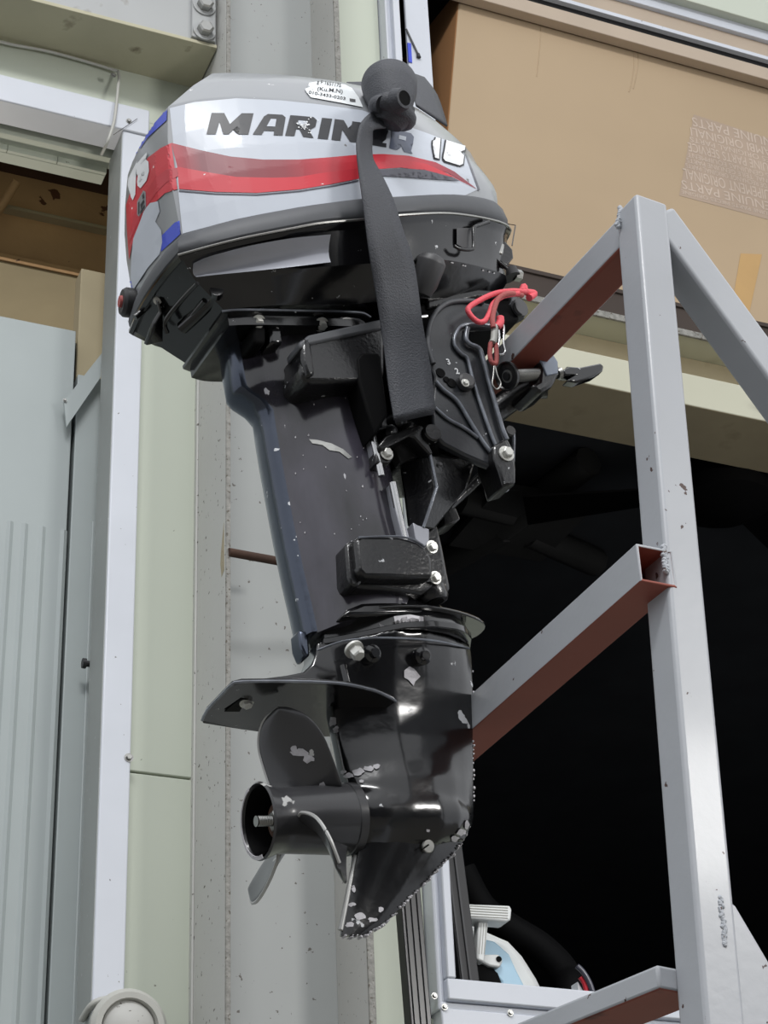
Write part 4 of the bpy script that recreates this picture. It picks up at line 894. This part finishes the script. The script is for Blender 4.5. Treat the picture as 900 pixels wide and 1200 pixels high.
# skeg
SK = [((418, 1000), (545, 985), .012), ((412, 1030), (522, 1010), .008), ((406, 1060), (490, 1042), .006), ((401, 1085), (455, 1078), .005), ((399, 1097), (428, 1096), .004)]
SK = [((412, 968), (553, 955), .026), ((417, 995), (542, 986), .022), ((412, 1030), (522, 1010), .014)]+SK[2:]
rs = []
for a, b, wm in SK:
    pa = Lp(*a, 0); pf = Lp(*b, 0); rs.append(section(pa, pf, [(0, wm*.4), (.1, wm*.8), (.35, wm), (.7, wm*.8), (1, .0015)], 14))
v, f = loft(rs); skeg = meshobj('skeg', v, f, 'blackworn', mo, smooth=50)
def chipline(pts, s, r, par, m='chip', n=30, jit=.0015):
    P_ = interp([Lp(u, v_, s) for u, v_ in pts], n); v = []; f = []
    for p in P_:
        if random.random() < .35: continue
        q = p+np.array((random.uniform(-jit, jit), 0, random.uniform(-jit, jit))); rr = r*random.uniform(.5, 1.3)
        vv, ff = lathe(q-np.array((0, .0045, 0)), (0, 1, 0), [(0, rr*.7), (.003, rr), (.007, rr), (.009, rr*.6)], 7); f += [tuple(i+len(v) for i in qq) for qq in ff]; v += vv
    return meshobj('chipped_edge', v, f, m, par, smooth=30)
chipline([(552, 760), (553, 830), (553, 900), (553, 950)], 0, .0022, gc, n=40, jit=.001)['kind'] = 'stuff'
chipline([(550, 965), (541, 988), (522, 1010), (490, 1042), (455, 1078), (428, 1096), (402, 1098)], 0, .0013, skeg, n=110, jit=.0012)['kind'] = 'stuff'
for P_ in ([(418, 1003), (412, 1030), (406, 1060), (400, 1090)],):
    tpx('trailing_edge', [(u-1, v_, .002) for u, v_ in P_], .0028, 'propedge', skeg, 8)
gsv = BVHTree.FromPolygons([Vector(map(float, p)) for p in me_v], me_f); _old = bv; bv = gsv
def blobpoly(cx_, cy_, rx, ry, n=11, j=.35): return [(cx_+math.cos(2*math.pi*i/n)*rx*(1+random.uniform(-j, j)), cy_+math.sin(2*math.pi*i/n)*ry*(1+random.uniform(-j, j))) for i in range(n)]
decal('paint_chip', [(473, 786), (479, 781), (485, 784), (492, 793), (486, 799), (484, 804), (478, 797), (473, 794)], 'chip', .0012, par=gc)
for cx_, cy_, rx, ry in ((391, 846, 4, 6), (394, 855, 3, 4), (410, 909, 6, 3), (420, 905, 6, 4), (432, 901, 7, 3), (441, 899, 4, 3), (424, 916, 3, 2), (403, 905, 3, 2), (540, 975, 6, 4), (546, 966, 3, 5), (533, 982, 4, 3), (501, 973, 2.5, 2)):
    decal('paint_chip', blobpoly(cx_, cy_, rx, ry), 'chip', .0012, par=gc)
bv = BVHTree.FromPolygons([Vector(map(float, p)) for p in v], f)
for cx_, cy_, rx, ry in ((422, 1074, 7, 4), (412, 1060, 4, 3), (410, 1084, 5, 3), (436, 1078, 5, 3), (414, 1042, 2.5, 4), (446, 1066, 3, 3)):
    decal('paint_chip', blobpoly(cx_, cy_, rx, ry), 'chip', .0006, par=skeg)
bv = _old
h_ = gsv.ray_cast(camL, Vector(map(float, ML@ray(498, 993))).normalized()); pq = np.array(h_[0]) if h_[0] is not None else Lp(498, 993, .02); pq = pq+np.array((0, .007, -.001))
plug = lat('drain_plug', pq, (0, 1, -.25), [(-.02, .0075), (0, .0075), (.0012, .0065)], 'steel', gc, 24)
meshobj('plug_slot', [*[Lp(u_, w_, pq[1]+.0022) for u_, w_ in ((494, 995), (502, 989), (503, 990.5), (495, 996.5))]], [(0, 1, 2, 3)], 'blackhole', gc, solid=.001)
bolt('gearcase_bolt', Lp(414, 760, .052), (.1, .6, -1), .0075, 'zinc', gc, .012)
for u, vv in ((436, 766), (495, 769)):
    lat('blind_bolt', Lp(u, vv, .052), (0, 1, -.3), [(-.01, .010), (.002, .010), (.004, .006), (.009, .005)], 'black', gc, 18)
tpx('lip_edge', [(372, 762, .030), (400, 752, .050), (432, 748, .062), (470, 748, .064), (510, 751, .055), (540, 757, .030), (550, 760, .01)], .0012, 'worn', gc, 6)
tpx('casting_ridge', [(402, 780, .040), (406, 800, .040)], .004, 'black', gc, 8, 0)
tpx('cast_line', [(470, 842, .026), (500, 853, .024), (530, 873, .016), (548, 890, .006)], .0014, 'cast', gc, 8)
# anti-ventilation plate
upz = Lp(280, 800, .045)[2]
pl_ = [lu(237, 845, -.239), lu(243, 833, -.239), lu(262, 813, -.239), lu(272, 803, -.240), lu(284, 800, -.240), lu(340, 799.5, -.243), lu(385, 801, -.246), lu(412, 804, -.249), lu(440, 811, -.252), lu(456, 818, -.255), lu(464, 823, -.257)]
near = pl_; far = []
aft_far = pl_[0]
farp = [np.array((p[0], -abs(p[1]), p[2])) for p in near[4:-1]][::-1]
plv = near+farp+[np.array((near[0][0]+.004, near[0][1]-.002, near[0][2]))]
avp = plate('anti_ventilation_plate', plv, .005, 'black', bevel=.0015)
tube('worn_rim', [p+np.array((0, 0, .001)) for p in plv[0:11]], .0016, 'worn', avp, 6, 2)
# recess and bolt under the plate
def below(pts, z, dz=-.0012): return [lu(u, v_, z+dz) for u, v_ in pts]
def patch(name, pts, z, m, par, th=.001):
    q = below(pts, z); n = len(q); v = q+[p+np.array((0, 0, th)) for p in q]
    return meshobj(name, v, [tuple(range(n)), tuple(range(n, 2*n))]+[(i, (i+1) % n, n+(i+1) % n, n+i) for i in range(n)], m, par)
patch('anode_recess', [(263, 834), (282, 819), (309, 819), (296, 834)], -.2405, 'blackhole', avp)
patch('grille', [(330, 833), (350, 823), (376, 822), (372, 832), (352, 837), (338, 837)], -.243, 'cast', avp)
bolt('anode_bolt', lu(289, 823, -.242), (0, .3, -1), .0055, 'zinc', avp)
patch('paint_chip', [(347, 810), (350, 808.6), (354, 809), (354, 811), (350, 812)], -.243, 'white', avp)
patch('paint_chip', [(407, 810), (416, 808.6), (420, 809.6), (414, 811.6)], -.248, 'white', avp)
# thickened front underside of plate blending to strut
# fin above the plate
fv = [(372, 752), (371, 765), (366, 778), (356, 787), (335, 791), (310, 794), (284, 799), (400, 802), (420, 790), (420, 755)]
slab('plate_fairing', fv, .018, -.018, 'black', gc, .004, 3)
# bottom tip of the trailing strip
slab('strip_tip', [(350, 737), (362, 742), (364, 768), (358, 770), (352, 756)], .012, -.012, 'edgerefl', leg, .003)
# --- propeller
pr_ = Lp(302, 963, 0); pr0 = np.array((pr_[0], 0, ax0[2]))
Lh = ax0[0]-pr0[0]
prop = lat('propeller', pr0, (1, 0, 0), [(.004, .0365), (0, .0385), (.002, .0405), (.008, .0385), (.018, .0345), (.03, .034), (.06, .0355), (Lh-.012, .0375), (Lh-.011, .0385), (Lh-.002, .0385), (Lh, .034)], 'prop', mo, 56)
prop['label'] = 'three-bladed black propeller with bare chipped edges'
# hollow exhaust mouth: dark inner barrel
me = prop.data; bm = bmesh.new(); bm.from_mesh(me)
big = [f_ for f_ in bm.faces if len(f_.verts) > 10 and f_.calc_center_median().x < pr0[0]+.01]
bmesh.ops.delete(bm, geom=big, context='FACES'); bm.to_mesh(me); bm.free()
lat('exhaust_bore', pr0+np.array((.045, 0, 0)), (-1, 0, 0), [(0, .022), (.001, .029), (.025, .0305), (.043, .0350)], 'blackhole', prop, 40)
bm = bmesh.new(); o_ = prop.children[0]; bm.from_mesh(o_.data); big = [f_ for f_ in bm.faces if len(f_.verts) > 10 and f_.calc_center_median().x < pr0[0]+.02]; bmesh.ops.delete(bm, geom=big, context='FACES'); bm.to_mesh(o_.data); bm.free()
lat('inner_hub', pr0+np.array((.050, 0, 0)), (-1, 0, 0), [(0, .018), (.030, .018), (.031, .012)], 'rustdark', prop, 24)
lat('prop_nut', pr0+np.array((.030, 0, 0)), (-1, 0, 0), [(0, .011), (.013, .011), (.014, .009)], 'steel', prop, 6, 20)
lat('prop_shaft', pr0+np.array((.030, 0, 0)), (-1, 0, 0), [(0, .0058)]+sum([[(.013+.002*k, .0058), (.014+.002*k, .005)] for k in range(9)], [])+[(.032, .0058)], 'steel', prop, 16)
# bare metal lip on the mouth
v = []; f = []
for i in range(25):
    th = math.pi*(.55+i/24*.95)
    for rr, x_ in ((.0355, -.001), (.0395, .0)):
        v.append(pr0+np.array((x_-.0006, rr*math.cos(th), rr*math.sin(th))))
for i in range(24): f.append((2*i, 2*i+1, 2*i+3, 2*i+2))
meshobj('bare_lip', v, f, 'chip', prop, solid=.001)
def blade(phi):
    NR, NC = 16, 14; v = []; r0_, R_ = .030, .119; e = []
    for j in range(NR):
        t = j/(NR-1); r = r0_+(R_-r0_)*t
        ch = .074+.008*math.sin(math.pi*min(1, t*.7)); ch *= (1-max(0, (t-.55)/.45)**2.4)**.5 if t < .999 else .08
        th = math.atan2(.040, r)+.15; skew = -.05*t+.05*t*t; rake = -.026*t
        for i in range(NC):
            c = (i/(NC-1)-.5)*ch; cam_ = -.004*(1-(2*i/(NC-1)-1)**2)
            x_ = pr0[0]+Lh*.56+rake+c*math.sin(th)+cam_*math.cos(th); w_ = (c*math.cos(th)-cam_*math.sin(th)); ang = w_/max(r, .04)+skew
            # clockwise placement around A axis; phi from U toward S
            a_ = phi+ang; v.append(np.array((x_, r*math.sin(a_), pr0[2]+r*math.cos(a_))))
    f = [(j*NC+i, j*NC+i+1, (j+1)*NC+i+1, (j+1)*NC+i) for j in range(NR-1) for i in range(NC-1)]
    b = meshobj('blade', v, f, 'prop', prop, smooth=60, solid=.0035, sub=1)
    rim = [v[j*NC] for j in range(NR)]+[v[(NR-1)*NC+i] for i in range(NC)]+[v[j*NC+NC-1] for j in range(NR-1, -1, -1)]
    tube('bare_edge', rim[1:-1:1], .0019, 'propedge', b, 6, 2)
    return b, v
for ph in (12, 132, 252): B_, bvv = blade(math.radians(ph))
# chips on the upper blade
_old = bv
B0 = [c for c in prop.children if c.name.startswith('blade')][0]
bm = bmesh.new(); bm.from_mesh(B0.data); bv = BVHTree.FromBMesh(bm); bm.free()
for cx_, cy_, rx, ry in ((352, 882, 9, 5), (362, 888, 7, 5), (346, 877, 4, 4), (378, 921, 4, 6), (380, 928, 3, 4)):
    try: decal('paint_chip', blobpoly(cx_, cy_, rx, ry), 'chip', .0028, par=B0, maxlen=4)
    except Exception: pass
bv = _old
# ================================================================ STRAP
def ribbon(name, L, Rr, m, par, th=.0024, n=5, sm=5, org=None):
    A1 = smoothpath([Lp(*p) for p in L], sm); B1 = smoothpath([Lp(*p) for p in Rr], sm); v = []; f = []
    for a, b in zip(A1, B1):
        for i in range(n): t = i/(n-1); p = a+(b-a)*t; v.append(p-(org if org is not None else 0))
    for k in range(len(A1)-1):
        for i in range(n-1): f.append((k*n+i, k*n+i+1, (k+1)*n+i+1, (k+1)*n+i))
    return meshobj(name, v, f, m, par, smooth=60, solid=th)
sp_ = tag(empty('lifting_strap', MW), 'black webbing strap knotted over the motor cowl and hanging down its side', 'strap')
ribbon('hanging_band', [(440, 128, .150), (424, 142, .156), (418.5, 162, .160), (418.5, 180, .162), (421, 205, .162), (425, 235, .162), (432, 290, .155), (441, 345, .135), (449, 400, .118), (455, 450, .112), (462, 492, .110)],
       [(452, 150, .150), (438, 152, .156), (436, 162, .150), (436.5, 185, .150), (447, 205, .158), (461, 235, .162), (472, 270, .158), (485, 310, .145), (495, 380, .125), (504, 430, .114), (510, 480, .110)], 'strap', sp_)
ribbon('rear_fold', [(463, 491, .108), (463, 494, .09), (462, 480, .075)], [(509, 480, .108), (508, 484, .09), (505, 470, .075)], 'strap', sp_)
ribbon('far_band', [(406, 97, .05), (420, 112, .075), (440, 138, .11)], [(446, 96, .04), (450, 108, .06), (452, 125, .09)], 'strap', sp_)
ribbon('far_band', [(480, 85, .02), (484, 105, .05), (488, 124, .075)], [(497, 91, -.02), (512, 112, .0), (524, 148, .025)], 'strap', sp_)
# knot: rolled cone with hole
k0 = Lp(461, 138, .150); k1 = Lp(456, 98, .125); kd = nz(k1-k0); KL = np.linalg.norm(k1-k0)
lat('rolled_knot', k0, kd, [(-.004, .010), (0, .017), (KL*.2, .020), (KL*.22, .021), (KL*.45, .027), (KL*.47, .0278), (KL*.72, .0325), (KL*.74, .0332), (KL*.97, .035), (KL, .0345), (KL+.006, .031), (KL+.010, .022), (KL+.012, .004)], 'strap', sp_, 44, 60)
hd_ = nz(camL_-Lp(474, 115, .17)) if False else nz(np.array((.25, 1, -.35)))
h0_ = Lp(474, 115, .192)
lat('knot_lip', h0_-hd_*.012, hd_, [(0, .016), (.006, .0145), (.012, .0125), (.0125, .0095), (.010, .0088)], 'strap', sp_, 28)
lat('knot_hole', h0_-hd_*.001, hd_, [(0, .0092), (.0008, .0092)], 'blackhole', sp_, 24)
c = Lp(459, 134, .155); x_, y_, d_ = frame(nz(np.array((.35, .5, .8))))
v, f = tubev([c+x_*math.cos(t)*.024+y_*math.sin(t)*.017+d_*(t*.0008) for t in np.linspace(0, 2*math.pi, 18)], .0115, 12, 2)
meshobj('knot_wrap', v, f, 'strap', sp_, smooth=60)
lat('knot_core', c-d_*.014, d_, [(0, .018), (.014, .028), (.03, .024)], 'strap', sp_, 24)
# ================================================================ RED LANYARD
ly = tag(empty('red_lanyard', MW), 'red safety cord with a wire clip hanging on the clamp bracket', 'lanyard')
tpx('cord', [(616, 342, .095), (600, 341, .1), (580, 344, .1), (562, 352, .1), (549, 361, .1), (551, 369, .1), (560, 377, .1), (568, 376, .1), (574, 366, .1), (578, 356, .1), (590, 347, .1), (608, 344, .1)], .0034, 'pink', ly, 10)
tpx('cord', [(612, 346, .095), (596, 344, .103), (584, 350, .103), (579, 362, .103), (577, 374, .103), (578, 384, .103)], .0034, 'pinkold', ly, 10)
tpx('cord', [(612, 341, .09), (614, 336, .09), (616, 342, .09), (626, 344, .085), (620, 349, .09)], .0045, 'pink', ly, 10)
tpx('sleeve', [(580, 382, .1), (579, 398, .1), (577, 402, .1)], .0045, 'cable', ly, 10, 0)
tpx('cord', [(586, 372, .1), (586, 378, .1), (582, 384, .1)], .005, 'pink', ly, 10)
tpx('cord', [(575, 402, .1), (574, 415, .1), (576, 424, .1), (581, 426, .1), (582, 415, .1), (581, 403, .1)], .003, 'pinkold', ly, 10)
tpx('clip', [(584, 380, .1), (590, 382, .1), (590, 402, .1), (592, 412, .1), (587, 416, .1), (583, 412, .1), (585, 398, .1), (584, 384, .1)], .0016, 'chrome', ly, 8)
tpx('wire_ring', [(579, 427, .1), (578, 440, .1), (577, 450, .1), (582, 456, .1), (587, 450, .1), (583, 440, .1), (580, 428, .1)], .0010, 'steel', ly, 8)
bpy.context.view_layer.update()
